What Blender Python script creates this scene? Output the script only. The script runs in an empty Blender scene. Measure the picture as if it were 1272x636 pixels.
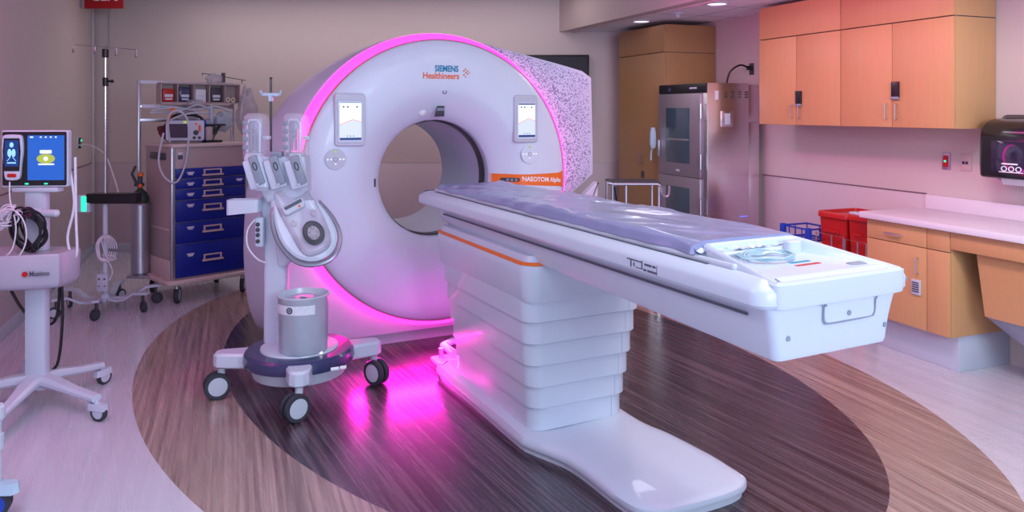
import bpy, bmesh, math, random
from mathutils import Matrix, Vector, noise
random.seed(7)
C = bpy.context.scene
COL = C.collection
R = math.radians
pi = math.pi
# ------------------------------------------------------------------ camera, world, lights, exposure
FPX, CX, HY, CH = 950.0, 636.0, 138.0, 1.6
cam = bpy.data.objects.new('camera', bpy.data.cameras.new('camera'))
COL.objects.link(cam)
cam.location = (0, 0, CH)
cam.rotation_euler = (R(90), 0, 0)
cam.data.sensor_width = 36
cam.data.lens = FPX / 1272 * 36
cam.data.shift_y = -(318 - HY) / 1272
cam.data.clip_start = .05
C.camera = cam
C.view_settings.view_transform = 'Standard'
C.view_settings.look = 'None'
C.view_settings.gamma = 1
C.view_settings.exposure = 0.0
C.view_settings.use_curve_mapping = False
w = bpy.data.worlds.new('world'); C.world = w; w.use_nodes = True
w.node_tree.nodes['Background'].inputs[0].default_value = (.60, .68, 1.0, 1)
w.node_tree.nodes['Background'].inputs[1].default_value = 1.15


def area(name, loc, rot, sx, sy, power, color, spread=180):
    l = bpy.data.lights.new(name, 'AREA'); l.shape = 'RECTANGLE'; l.size = sx; l.size_y = sy
    l.energy = power; l.color = color; l.spread = R(spread)
    o = bpy.data.objects.new(name, l); COL.objects.link(o); o.location = loc; o.rotation_euler = [R(a) for a in rot]
    return o


area('ceiling_panel_light', (1.3, 2.0, 2.93), (0, 0, 0), 1.6, 1.2, 22, (.84, .92, 1))
area('ceiling_panel_light', (-1.6, 1.8, 2.93), (0, 0, 0), 1.6, 1.2, 34, (.72, .88, 1))
area('ceiling_panel_light', (-1.6, 7.9, 2.93), (0, 0, 0), 4.2, .5, 24, (1, .87, .88))
area('cove_light', (-2.6, 3.2, 2.85), (0, 40, 18), .2, 2.6, 24, (1, .10, .55))
area('cove_light', (1.2, 4.9, 2.42), (0, -42, 20), .15, 2.2, 16, (1, .12, .50))
area('ceiling_panel_light', (1.0, 6.2, 2.44), (0, 0, 20), .5, .5, 8, (.85, .88, 1))
area('added_front_light', (2.5, -1.1, 2.2), (70, 0, 25), 2.4, 1.2, 120, (.72, .86, 1))  # unseen lamp added behind the camera to brighten the scanner face
area('added_ring_glow', (-.42, 4.86, .16), (-38, 0, 26.5), 1.2, .05, 26, (1, .01, .55), 150)  # added pink strip lamp, strengthens the light ring's glow on the floor
area('counter_light', (1.5, 3.2, 2.9), (0, -30, 20), .6, 1.0, 40, (1, .93, .82))

# ------------------------------------------------------------------ materials


def mat(name, color, rough=.5, metal=0, var=.05, nscale=6, bump=0, coat=0, emit=None, estr=0, alpha=1, trans=0, stretch=None, spec=.5):
    m = bpy.data.materials.new(name); m.use_nodes = True
    nt = m.node_tree; N = nt.nodes; L = nt.links
    b = N['Principled BSDF']
    b.inputs['Roughness'].default_value = rough
    b.inputs['Metallic'].default_value = metal
    b.inputs['Coat Weight'].default_value = coat
    b.inputs['Specular IOR Level'].default_value = spec
    tc = N.new('ShaderNodeTexCoord'); mp = N.new('ShaderNodeMapping')
    L.new(tc.outputs['Object'], mp.inputs[0])
    if stretch: mp.inputs['Scale'].default_value = stretch
    nz = N.new('ShaderNodeTexNoise'); nz.inputs['Scale'].default_value = nscale; nz.inputs['Detail'].default_value = 4
    L.new(mp.outputs[0], nz.inputs['Vector'])
    rp = N.new('ShaderNodeMapRange')
    rp.inputs['To Min'].default_value = 1 - var; rp.inputs['To Max'].default_value = 1 + var
    L.new(nz.outputs[0], rp.inputs['Value'])
    mx = N.new('ShaderNodeVectorMath'); mx.operation = 'SCALE'
    mx.inputs[0].default_value = color[:3]
    L.new(rp.outputs[0], mx.inputs['Scale'])
    L.new(mx.outputs[0], b.inputs['Base Color'])
    if bump:
        bp = N.new('ShaderNodeBump'); bp.inputs['Strength'].default_value = bump; bp.inputs['Distance'].default_value = .01
        L.new(nz.outputs[0], bp.inputs['Height']); L.new(bp.outputs[0], b.inputs['Normal'])
    if emit:
        b.inputs['Emission Color'].default_value = (*emit, 1); b.inputs['Emission Strength'].default_value = estr
    b.inputs['Alpha'].default_value = alpha
    b.inputs['Transmission Weight'].default_value = trans
    return m


M = {}
M['white'] = mat('white_enamel', (.56, .62, .74), .32, coat=.25, var=.02)
M['shell'] = mat('gantry_shell', (.56, .60, .74), .38, coat=.1, var=.02)
M['face'] = mat('gantry_face', (.64, .73, .86), .35, coat=.2, var=.02)
M['lgrey'] = mat('light_grey_plastic', (.52, .56, .66), .4, var=.03)
M['grey'] = mat('grey_plastic', (.25, .28, .36), .4, var=.04)
M['dgrey'] = mat('dark_grey_plastic', (.05, .055, .07), .45, var=.1)
M['black'] = mat('black_plastic', (.012, .012, .016), .3, var=.1)
M['rubber'] = mat('black_rubber', (.03, .035, .05), .7, var=.1)
M['navy'] = mat('navy_plastic', (.035, .04, .12), .25, coat=.3, var=.05)
M['orange'] = mat('orange_trim', (.85, .17, .015), .4, var=.03)
M['teal'] = mat('teal_print', (.0, .22, .42), .5)
M['oprint'] = mat('orange_print', (.85, .13, .02), .5)
M['wprint'] = mat('white_print', (.9, .9, .95), .5)
M['dprint'] = mat('dark_print', (.08, .09, .13), .5)
M['chrome'] = mat('chrome', (.75, .75, .8), .15, 1, var=.03)
M['steel'] = mat('brushed_steel', (.66, .63, .68), .27, 1, var=.12, nscale=5, stretch=(1, 1, 30))
M['alu'] = mat('aluminium', (.55, .55, .62), .3, .9, var=.05)
M['wood'] = mat('maple_laminate', (.62, .33, .15), .42, var=.06, nscale=4, stretch=(14, 14, .8))
M['wood2'] = mat('maple_laminate_brown', (.36, .20, .085), .42, var=.06, nscale=4, stretch=(14, 14, .8))
M['counter'] = mat('counter_laminate', (.78, .74, .82), .28, var=.02)
M['wall'] = mat('painted_wall', (.60, .52, .51), .6, var=.02, nscale=2)
M['panel'] = mat('wall_panel', (.60, .51, .55), .35, var=.02, nscale=2)
M['joint'] = mat('joint_strip', (.52, .47, .50), .4)
M['jointd'] = mat('dark_joint', (.05, .03, .05), .6)
M['jointr'] = mat('panel_joint', (.17, .11, .14), .6)
M['ceil'] = mat('ceiling_paint', (.62, .60, .66), .8, var=.03)
M['red'] = mat('red_plastic', (.50, .012, .010), .35, var=.05)
M['signred'] = mat('sign_red', (.45, .004, .010), .4)
M['blue'] = mat('drawer_blue', (.004, .016, .28), .35, var=.04)
M['cart'] = mat('cart_body', (.44, .35, .35), .45, var=.04)
M['cartlip'] = mat('cart_lip', (.62, .50, .48), .4)
M['bluew'] = mat('blue_wire', (.01, .05, .45), .35)
M['gown'] = mat('pale_blue_plastic', (.45, .62, .75), .35)
M['cable'] = mat('white_cable', (.72, .70, .80), .45)
M['paper'] = mat('paper', (.8, .8, .86), .7)
M['tan'] = mat('tape_rolls', (.7, .58, .50), .7)
M['clear'] = mat('clear_plastic', (.85, .82, .95), .08, alpha=.22, var=.1)
M['clear2'] = mat('clear_blue_plastic', (.50, .60, .75), .12, alpha=.6, var=.1)
M['bag'] = mat('plastic_bag', (.58, .54, .62), .25, alpha=.55, var=.2, nscale=14, bump=.8)
M['bucket'] = mat('grey_liner_plastic', (.56, .62, .72), .2, var=.18, nscale=9, stretch=(1, 1, .5), bump=.6)
M['led'] = mat('pink_led', (.5, .05, .3), .4, emit=(1, .018, .46), estr=6.0)
M['ledsoft'] = mat('pink_diffuser', (.8, .3, .6), .4, emit=(1, .06, .45), estr=1.2)
M['green'] = mat('green_indicator', (.02, .4, .15), .4, emit=(.02, 1, .45), estr=1.6)
M['scrw'] = mat('screen_white', (.3, .3, .3), .2, emit=(.78, .86, 1), estr=1.0)
M['scrs'] = mat('screen_slope', (.3, .3, .3), .2, emit=(.55, .66, .9), estr=.9)
M['scrb'] = mat('screen_blue', (.0, .01, .05), .15, emit=(.02, .13, .62), estr=1.0)
M['scrd'] = mat('screen_navy', (.0, .01, .05), .15, emit=(.01, .05, .25), estr=.8)
M['scry'] = mat('screen_yellow', (.1, .1, .0), .15, emit=(.45, .55, .10), estr=.9)
M['scro'] = mat('screen_orange', (.3, .1, .0), .2, emit=(.9, .30, .12), estr=.8)
M['scrg'] = mat('defib_screen', (.06, .05, .09), .2, var=.1)
M['lamp'] = mat('downlight_lens', (.8, .8, .8), .4, emit=(1, .80, .95), estr=1.6)
M['bluelight'] = mat('indicator_blue', (.1, .1, .3), .4, emit=(.15, .15, 1), estr=1.2)
M['mattress'] = mat('plastic_wrapped_vinyl', (.25, .27, .46), .28, coat=.3, var=.12, nscale=7, stretch=(1.6, 1, 1), bump=.35)
M['mwhite'] = mat('sealed_lip_plastic', (.55, .57, .75), .2, coat=.5, var=.2, nscale=20, bump=.6)
M['glassd'] = mat('fridge_glass', (.05, .09, .12), .08, spec=.8, var=.2, nscale=3)
M['fdoor'] = mat('fridge_door', (.34, .31, .36), .4, .6, var=.05)
M['dispenser'] = mat('smoked_plastic', (.015, .013, .018), .15, spec=.6)
M['dispwin'] = mat('dispenser_window', (.03, .02, .05), .06, spec=.9)
M['label'] = mat('label_white', (.68, .70, .80), .5, var=.15, nscale=60)
M['tube'] = mat('tubing', (.45, .62, .72), .1, alpha=.8)
M['trayfloor'] = mat('tray_floor', (.50, .62, .72), .2, coat=.3, var=.05)
M['clearlid'] = mat('clear_lid', (.70, .62, .80), .1, alpha=.42, var=.15, nscale=12, coat=.5)
M['boxgrey'] = mat('translucent_box', (.42, .40, .50), .25, var=.06)


def speckle():
    m = bpy.data.materials.new('speckled_panel'); m.use_nodes = True
    N = m.node_tree.nodes; L = m.node_tree.links; b = N['Principled BSDF']
    tc = N.new('ShaderNodeTexCoord'); mp = N.new('ShaderNodeMapping'); mp.inputs['Scale'].default_value = (1, .3, 1)
    L.new(tc.outputs['Object'], mp.inputs[0])
    n1 = N.new('ShaderNodeTexNoise'); n1.inputs['Scale'].default_value = 95; n1.inputs['Detail'].default_value = 1
    mp2 = N.new('ShaderNodeMapping'); mp2.inputs['Scale'].default_value = (.8, .3, 1.2); L.new(tc.outputs['Object'], mp2.inputs[0])
    L.new(mp2.outputs[0], n1.inputs['Vector'])
    n2 = N.new('ShaderNodeTexVoronoi'); n2.inputs['Scale'].default_value = 70; L.new(mp.outputs[0], n2.inputs['Vector'])
    n3 = N.new('ShaderNodeTexNoise'); n3.inputs['Scale'].default_value = 6; L.new(tc.outputs['Object'], n3.inputs['Vector'])
    a = N.new('ShaderNodeMath'); a.operation = 'ADD'; L.new(n1.outputs[0], a.inputs[0])
    s = N.new('ShaderNodeMath'); s.operation = 'MULTIPLY'; s.inputs[1].default_value = .25; L.new(n2.outputs['Distance'], s.inputs[0]); L.new(s.outputs[0], a.inputs[1])
    s3 = N.new('ShaderNodeMath'); s3.operation = 'MULTIPLY'; s3.inputs[1].default_value = .15; L.new(n3.outputs[0], s3.inputs[0])
    a2 = N.new('ShaderNodeMath'); a2.operation = 'ADD'; L.new(a.outputs[0], a2.inputs[0]); L.new(s3.outputs[0], a2.inputs[1])
    g = N.new('ShaderNodeMath'); g.operation = 'GREATER_THAN'; g.inputs[1].default_value = .765; L.new(a2.outputs[0], g.inputs[0])
    mx = N.new('ShaderNodeMix'); mx.data_type = 'RGBA'
    mx.inputs[6].default_value = (.58, .62, .82, 1); mx.inputs[7].default_value = (.20, .23, .38, 1)
    L.new(g.outputs[0], mx.inputs[0]); L.new(mx.outputs[2], b.inputs['Base Color'])
    b.inputs['Roughness'].default_value = .45
    return m


M['speckle'] = speckle()


def floor_mat():
    m = bpy.data.materials.new('vinyl_floor'); m.use_nodes = True
    N = m.node_tree.nodes; L = m.node_tree.links; b = N['Principled BSDF']
    tc = N.new('ShaderNodeTexCoord')

    def ell(cx, cy, ang, a, bb):
        mp = N.new('ShaderNodeMapping'); mp.vector_type = 'TEXTURE'
        mp.inputs['Location'].default_value = (cx, cy, 0); mp.inputs['Rotation'].default_value = (0, 0, R(ang))
        mp.inputs['Scale'].default_value = (a, bb, 1e6)
        L.new(tc.outputs['Object'], mp.inputs[0])
        ln = N.new('ShaderNodeVectorMath'); ln.operation = 'LENGTH'; L.new(mp.outputs[0], ln.inputs[0])
        lt = N.new('ShaderNodeMath'); lt.operation = 'LESS_THAN'; lt.inputs[1].default_value = 1; L.new(ln.outputs['Value'], lt.inputs[0])
        return lt

    def streak(ang, sc, lo, hi, c1, c2):
        mp = N.new('ShaderNodeMapping'); mp.vector_type = 'TEXTURE'
        mp.inputs['Rotation'].default_value = (0, 0, R(ang)); mp.inputs['Scale'].default_value = (1, 60, 1)
        L.new(tc.outputs['Object'], mp.inputs[0])
        n = N.new('ShaderNodeTexNoise'); n.inputs['Scale'].default_value = sc; n.inputs['Detail'].default_value = 7; n.inputs['Roughness'].default_value = .68
        L.new(mp.outputs[0], n.inputs['Vector'])
        r = N.new('ShaderNodeValToRGB'); e = r.color_ramp.elements
        e[0].position = lo; e[1].position = hi; e[0].color = (*c1, 1); e[1].color = (*c2, 1)
        L.new(n.outputs[0], r.inputs[0])
        return r, n
    s0, _ = streak(20, 12, .3, .7, (.50, .50, .58), (.60, .60, .68))
    s1, n1 = streak(20, 44, .34, .68, (.16, .105, .10), (.50, .37, .33))
    s2, n2 = streak(29, 44, .40, .75, (.022, .014, .022), (.17, .12, .14))
    e1 = ell(-.17, 5.0, -58, 3.12, 2.06); e2 = ell(-.168, 5.068, -60, 2.675, 1.595)
    m1 = N.new('ShaderNodeMix'); m1.data_type = 'RGBA'; L.new(e1.outputs[0], m1.inputs[0]); L.new(s0.outputs[0], m1.inputs[6]); L.new(s1.outputs[0], m1.inputs[7])
    m2 = N.new('ShaderNodeMix'); m2.data_type = 'RGBA'; L.new(e2.outputs[0], m2.inputs[0]); L.new(m1.outputs[2], m2.inputs[6]); L.new(s2.outputs[0], m2.inputs[7])
    L.new(m2.outputs[2], b.inputs['Base Color'])
    rr = N.new('ShaderNodeMapRange'); rr.inputs['To Min'].default_value = .22; rr.inputs['To Max'].default_value = .32
    L.new(n2.outputs[0], rr.inputs['Value']); L.new(rr.outputs[0], b.inputs['Roughness'])
    b.inputs['Coat Weight'].default_value = .25; b.inputs['Coat Roughness'].default_value = .22
    bp = N.new('ShaderNodeBump'); bp.inputs['Strength'].default_value = .06; bp.inputs['Distance'].default_value = .004
    L.new(n2.outputs[0], bp.inputs['Height']); L.new(bp.outputs[0], b.inputs['Normal'])
    return m


M['floor'] = floor_mat()


def tile_mat():
    m = bpy.data.materials.new('ceiling_tiles'); m.use_nodes = True
    N = m.node_tree.nodes; L = m.node_tree.links; b = N['Principled BSDF']
    tc = N.new('ShaderNodeTexCoord'); br = N.new('ShaderNodeTexBrick')
    br.offset = 0; br.inputs['Scale'].default_value = 1; br.inputs['Brick Width'].default_value = .61; br.inputs['Row Height'].default_value = .61
    br.inputs['Mortar Size'].default_value = .008
    br.inputs['Color1'].default_value = (.82, .80, .90, 1); br.inputs['Color2'].default_value = (.82, .80, .90, 1); br.inputs['Mortar'].default_value = (.35, .34, .42, 1)
    L.new(tc.outputs['Object'], br.inputs['Vector']); L.new(br.outputs[0], b.inputs['Base Color']); b.inputs['Roughness'].default_value = .8
    return m


M['tiles'] = tile_mat()

# ------------------------------------------------------------------ mesh helpers
ROOT = {}


def T(x=0, y=0, z=0): return Matrix.Translation((x, y, z))
def RZ(a): return Matrix.Rotation(R(a), 4, 'Z')
def RX(a): return Matrix.Rotation(R(a), 4, 'X')
def RY(a): return Matrix.Rotation(R(a), 4, 'Y')
def frame(x, y, a, z=0): return T(x, y, z) @ RZ(a)


def rrect(x0, x1, y0, y1, r, n=6):
    pts = []
    ra, rb = r if isinstance(r, tuple) else (r, r)      # radii at the y1 end and at the y0 end
    for cx, cy, a0, r in ((x1 - ra, y1 - ra, 0, ra), (x0 + ra, y1 - ra, 90, ra), (x0 + rb, y0 + rb, 180, rb), (x1 - rb, y0 + rb, 270, rb)):
        for i in range(n + 1):
            a = R(a0 + 90 * i / n); pts.append((cx + r * math.cos(a), cy + r * math.sin(a)))
    return pts


def ellipse(cx, cy, a, b, n=32):
    return [(cx + a * math.cos(2 * pi * i / n), cy + b * math.sin(2 * pi * i / n)) for i in range(n)]


def catmull(P, k=6, closed=True):
    out = []; n = len(P); P = [Vector(p) for p in P]
    rng = range(n) if closed else range(n - 1)
    for i in rng:
        g = (lambda j: P[j % n]) if closed else (lambda j: P[max(0, min(n - 1, j))])
        p0, p1, p2, p3 = g(i - 1), g(i), g(i + 1), g(i + 2)
        for j in range(k):
            t = j / k
            out.append(.5 * ((2 * p1) + (p2 - p0) * t + (2 * p0 - 5 * p1 + 4 * p2 - p3) * t * t + (3 * p1 - p0 - 3 * p2 + p3) * t ** 3))
    if not closed: out.append(P[-1])
    return out


def inset(P, d):
    n = len(P); out = []
    area2 = sum(P[i][0] * P[(i + 1) % n][1] - P[(i + 1) % n][0] * P[i][1] for i in range(n)); sg = 1 if area2 > 0 else -1
    for i in range(n):
        a = Vector(P[i - 1][:2]); c = Vector(P[(i + 1) % n][:2]); t = (c - a)
        if t.length < 1e-9: out.append(tuple(P[i][:2])); continue
        t.normalize(); nn = Vector((-t.y, t.x)) * sg
        out.append((P[i][0] + nn.x * d, P[i][1] + nn.y * d))
    return out


class B:
    def __init__(s, M=None): s.bm = bmesh.new(); s.M = M or Matrix()

    def v(s, p, m=None):
        p = Vector(p)
        if m is not None: p = m @ p
        return s.bm.verts.new(s.M @ p)

    def face(s, vs):
        try: return s.bm.faces.new(vs)
        except ValueError: return None

    def box(s, x0, x1, y0, y1, z0, z1, bev=0, m=None, seg=2):
        vs = [s.v((x, y, z), m) for z in (z0, z1) for x, y in ((x0, y0), (x1, y0), (x1, y1), (x0, y1))]
        fs = [s.face([vs[i] for i in q]) for q in ((3, 2, 1, 0), (4, 5, 6, 7), (0, 1, 5, 4), (1, 2, 6, 5), (2, 3, 7, 6), (3, 0, 4, 7))]
        if bev:
            es = set(e for f in fs for e in f.edges)
            bmesh.ops.bevel(s.bm, geom=list(es), offset=bev, segments=seg, affect='EDGES', profile=.5)
        return s

    def rings(s, rings, cap0=True, cap1=True, closed=True, m=None):
        V = [[s.v(p, m) for p in r] for r in rings]
        n = len(V[0])
        for a, b in zip(V, V[1:]):
            for i in range(n if closed else n - 1):
                j = (i + 1) % n; s.face([a[i], a[j], b[j], b[i]])
        if cap0: s.face(V[0][::-1])
        if cap1: s.face(V[-1])
        return s

    def stack(s, P, layers, m=None, f=None):   # layers: (inset, z)
        rs = []
        for d, z in layers:
            q = inset(P, d) if d else [tuple(p[:2]) for p in P]
            rs.append([(f(x, y, z) if f else (x, y, z)) for x, y in q])
        return s.rings(rs, m=m)

    def prism(s, P, z0, z1, bev=0, m=None):
        if bev: return s.stack(P, [(bev, z0), (0, z0 + bev), (0, z1 - bev), (bev, z1)], m)
        return s.stack(P, [(0, z0), (0, z1)], m)

    def tube(s, pts, r, n=8, closed=False, m=None):
        P = [Vector(p) for p in pts]; k = len(P); rs = []
        if not isinstance(r, (list, tuple)): r = [r] * k
        up = None
        for i in range(k):
            if closed: t = P[(i + 1) % k] - P[i - 1]
            else: t = P[min(i + 1, k - 1)] - P[max(i - 1, 0)]
            t.normalize()
            if up is None:
                up = Vector((0, 0, 1)) if abs(t.z) < .9 else Vector((1, 0, 0))
            up = (up - t * up.dot(t)); up.normalize(); sd = t.cross(up)
            rs.append([P[i] + (up * math.cos(2 * pi * j / n) + sd * math.sin(2 * pi * j / n)) * r[i] for j in range(n)])
        if closed: rs.append(rs[0]); return s.rings(rs, False, False, m=m)
        return s.rings(rs, m=m)

    def lathe(s, prof, n=32, m=None, cap0=True, cap1=True):
        return s.rings([[(r * math.cos(2 * pi * i / n), r * math.sin(2 * pi * i / n), z) for i in range(n)] for r, z in prof], cap0, cap1, m=m)

    def cyl(s, x, y, z0, z1, r, n=24, bev=0, m=None):
        mm = T(x, y, 0) if m is None else m @ T(x, y, 0)
        if bev: return s.lathe([(r - bev, z0), (r, z0 + bev), (r, z1 - bev), (r - bev, z1)], n, mm)
        return s.lathe([(r, z0), (r, z1)], n, mm)

    def grid(s, fn, nu, nv, m=None):
        V = [[s.v(fn(i / nu, j / nv), m) for j in range(nv + 1)] for i in range(nu + 1)]
        for i in range(nu):
            for j in range(nv): s.face([V[i][j], V[i + 1][j], V[i + 1][j + 1], V[i][j + 1]])
        return s

    def ball(s, x, y, z, r, m=None):
        pr = [(max(1e-4, r * math.sin(pi * i / 8)), -r * math.cos(pi * i / 8)) for i in range(9)]
        mm = T(x, y, z) if m is None else m @ T(x, y, z)
        return s.lathe(pr, 14, mm)


def _mesh(name, b, material, rootM, ang=35):
    bm = b.bm
    bmesh.ops.remove_doubles(bm, verts=bm.verts, dist=1e-5)
    bmesh.ops.recalc_face_normals(bm, faces=bm.faces)
    me = bpy.data.meshes.new(name); bm.to_mesh(me); bm.free()
    me.transform(rootM.inverted())
    for p in me.polygons: p.use_smooth = True
    me.set_sharp_from_angle(angle=R(ang))
    me.materials.append(material)
    return me


def thing(name, label, cat, F, x=0, y=0, z=0, group=None):
    o = bpy.data.objects.new(name, None); COL.objects.link(o); o.empty_display_size = .1
    m = F @ T(x, y, z); o.matrix_world = m; ROOT[o.name] = m.copy()
    o['label'] = label; o['category'] = cat
    if group: o['group'] = group
    return o


def part(name, b, material, parent, label=None, ang=35):
    rm = ROOT[parent.name]
    o = bpy.data.objects.new(name, _mesh(name, b, material, rm, ang)); COL.objects.link(o)
    o.parent = parent; ROOT[o.name] = rm
    if label: o['label'] = label
    return o


def solo(name, b, material, label, cat, F, x=0, y=0, z=0, group=None, ang=35):
    m = F @ T(x, y, z)
    o = bpy.data.objects.new(name, _mesh(name, b, material, m, ang)); COL.objects.link(o)
    o.matrix_world = m; ROOT[o.name] = m.copy(); o['label'] = label; o['category'] = cat
    if group: o['group'] = group
    return o


def struct(name, b, material, F=Matrix(), ang=35):
    o = bpy.data.objects.new(name, _mesh(name, b, material, F, ang)); COL.objects.link(o)
    o.matrix_world = F; o['kind'] = 'structure'
    ROOT[o.name] = F.copy()
    return o


def text_b(s, size, F, m, bold=False, ext=.0008, align='CENTER', fn=None, sx=1.0, off=0):
    cu = bpy.data.curves.new('t', 'FONT'); cu.body = s; cu.size = size; cu.extrude = ext; cu.align_x = align; cu.align_y = 'CENTER'
    cu.offset = off; cu.resolution_u = 3
    to = bpy.data.objects.new('t', cu); COL.objects.link(to)
    dg = bpy.context.evaluated_depsgraph_get(); dg.update()
    me = bpy.data.meshes.new_from_object(to.evaluated_get(dg))
    bpy.data.objects.remove(to); bpy.data.curves.remove(cu)
    b = B(F); b.bm.from_mesh(me); bpy.data.meshes.remove(me)
    for v in b.bm.verts:
        p = Vector((v.co.x * sx, v.co.y, v.co.z)); p = m @ p
        if fn: p = fn(p)
        v.co = F @ p
    return b


def copy_tree(o, loc_m):
    def cp(a, parent):
        c = a.copy(); COL.objects.link(c)
        if parent: c.parent = parent; ROOT[c.name] = ROOT[parent.name]
        for ch in list(a.children): cp(ch, c)
        return c
    r = cp(o, None); r.matrix_world = loc_m; ROOT[r.name] = loc_m.copy()
    return r


G = frame(-.55, 5.37, 26.5)          # scanner frame: x across, -y toward the room, origin under the bore mouth
W = frame(2.31, 7.03, 21.1)          # right wall frame: x into the wall, y along it away from the door
I4 = Matrix()

# ------------------------------------------------------------------ room shell
b = B(); b.box(-5.6, 5.6, -1.2, 9.2, -.1, 0); struct('floor', b, M['floor'])
b = B(); b.box(-5.6, 5.6, -1.2, 9.2, 3.0, 3.1); struct('ceiling', b, M['ceil'])
b = B(); b.box(-5.4, 3.4, 8.7, 8.85, 0, 3.0); struct('wall_back', b, M['wall'])
LW = frame(-4.77, 8.7, 19.75)         # left wall: runs along -y of this frame
b = B(LW); b.box(-.15, 0, -10.2, .05, 0, 3.0); struct('wall_left', b, M['wall'], LW)
b = B(W); b.box(0, .15, -8.4, 2.1, 0, 3.0); struct('wall_right', b, M['wall'], W)
# wall panels and joints
b = B(LW); b.box(0, .006, -10, -.02, .1, 1.012, .002); struct('trim_1', b, M['panel'], LW)
b = B(LW); b.box(0, .010, -10, -.02, 1.012, 1.02); struct('trim_2', b, M['jointr'], LW)
b = B(); b.box(-4.76, 1.38, 8.694, 8.7, .1, 1.012, .002); struct('trim_3', b, M['panel'])
b = B(); b.box(-4.76, 1.38, 8.692, 8.7, 1.012, 1.022); struct('trim_4', b, M['joint'])
b = B(W); b.box(-.006, 0, -1.735, .0, .1, 1.012, .002); struct('trim_5', b, M['panel'], W)
b = B(W); b.box(-.010, 0, -1.735, .0, 1.012, 1.02); struct('trim_6', b, M['jointr'], W)
b = B(LW); b.box(0, .03, -.09, -.05, .1, 3.0, .004); struct('trim_7', b, M['joint'], LW)
b = B(); b.box(-4.58, -4.562, 8.685, 8.7, .1, 3.0, .003); struct('trim_8', b, M['joint'])
b = B(LW); b.box(0, .014, -10, -.02, 0, .1, .003); struct('baseboard_left', b, M['lgrey'], LW)
b = B(); b.box(-4.76, 1.2, 8.685, 8.7, 0, .1, .003); struct('baseboard_back', b, M['lgrey'])
b = B(W); b.box(-.014, 0, -1.7, .0, 0, .1, .003); struct('baseboard_right', b, M['lgrey'], W)
# header wall (fascia) with the lower tiled ceiling behind it
FH = frame(.54, 8.7, 21.1)
b = B(FH); b.box(0, .12, -7.5, .02, 2.5, 3.0, .004); struct('wall_header', b, M['wall'], FH)
b = B(FH); b.box(.12, 2.6, -7.5, .6, 2.5, 2.56); struct('ceiling_alcove', b, M['tiles'], FH)
b = B(FH); b.box(.13, .1450, -7.4, .0, 2.488, 2.5); struct('trim_9', b, M['wall'], FH)

for i, (x, y) in enumerate(((1.29, 7.63), (1.71, 6.38))):
    F_ = frame(x, y, 21, 2.5)
    t = thing('recessed_light', ('round recessed ceiling light nearer the tall brown cabinet', 'round recessed ceiling light beside the wall cupboards')[i], 'ceiling light', F_, group='recessed alcove lights')
    b = B(F_); b.lathe([(.10, 0), (.10, -.008), (.085, -.012), (.08, -.004), (.08, 0)], 28, cap0=False, cap1=False); part('trim_ring', b, M['white'], t)
    b = B(F_); b.lathe([(.078, -.001), (.078, -.005)], 28); part('lens', b, M['lamp'], t)
F_ = frame(1.52, 7.01, 0, 2.5)
b = B(F_); b.lathe([(.05, 0), (.05, -.01), (.03, -.018), (.015, -.04), (.018, -.045)], 20)
solo('ceiling_sprinkler', b, M['lgrey'], 'small round sprinkler head on the low tiled ceiling between the lights', 'sprinkler', F_)

# ------------------------------------------------------------------ scanner gantry
UC, ZC = .01, 1.13


def g(u, s, z): return (u, -s, z)


PROF = [(.41, 0.0), (.422, .03), (.46, .07), (.50, .105), (.545, .14), (.585, .165), (.62, .18), (.68, .188), (.80, .188), (.90, .176), (.94, .160), (.957, .143), (.962, .128), (.962, .04)]


def face_s(r):
    if r <= PROF[0][0]: return PROF[0][1]
    for (a, sa), (c, sc) in zip(PROF, PROF[1:]):
        if a <= r <= c: return sa + (sc - sa) * (r - a) / max(1e-6, c - a)
    return PROF[-2][1]


def on_face(p, eps=.0015):   # p = (u, depth, z) with depth = height above the face
    r = math.hypot(p[0] - UC, p[2] - ZC)
    return Vector((p[0], -(face_s(min(r, .955)) + eps) + p[1], p[2]))


gan = thing('ct_scanner', 'large white ring shaped CT scanner gantry with glowing pink rim and open bore', 'CT scanner', G, 0, .4, 0)
AX = T(UC, 0, ZC) @ RX(90)           # lathe axis toward the room (local z -> -y = +s)
b = B(G); b.lathe(PROF, 128, AX, False, False); part('face_panel', b, M['face'], gan, ang=50)
b = B(G); b.lathe([(.958, .120), (.972, .118), (.990, .104), (1.002, .08), (1.010, .05), (1.012, .015)], 128, AX, False, False)
part('light_ring', b, M['led'], gan, 'glowing pink light ring')
b = B(G); b.lathe([(.9595, .1445), (.9645, .1385), (.9645, .125), (.9595, .124)], 128, AX, False, False); part('rim_line', b, M['oprint'], gan, 'thin red orange rim line')
b = B(G); b.lathe([(.41, .001), (.408, -.035), (.404, -.16), (.402, -.5), (.395, -.88), (.43, -.93)], 96, AX, False, False); part('bore_liner', b, M['shell'], gan)
b = B(G); b.lathe([(.4015, -.045), (.399, -.052), (.398, -.135), (.4015, -.142)], 96, AX, False, False); part('scan_window', b, M['dgrey'], gan, 'dark scan window band inside the bore')
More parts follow.
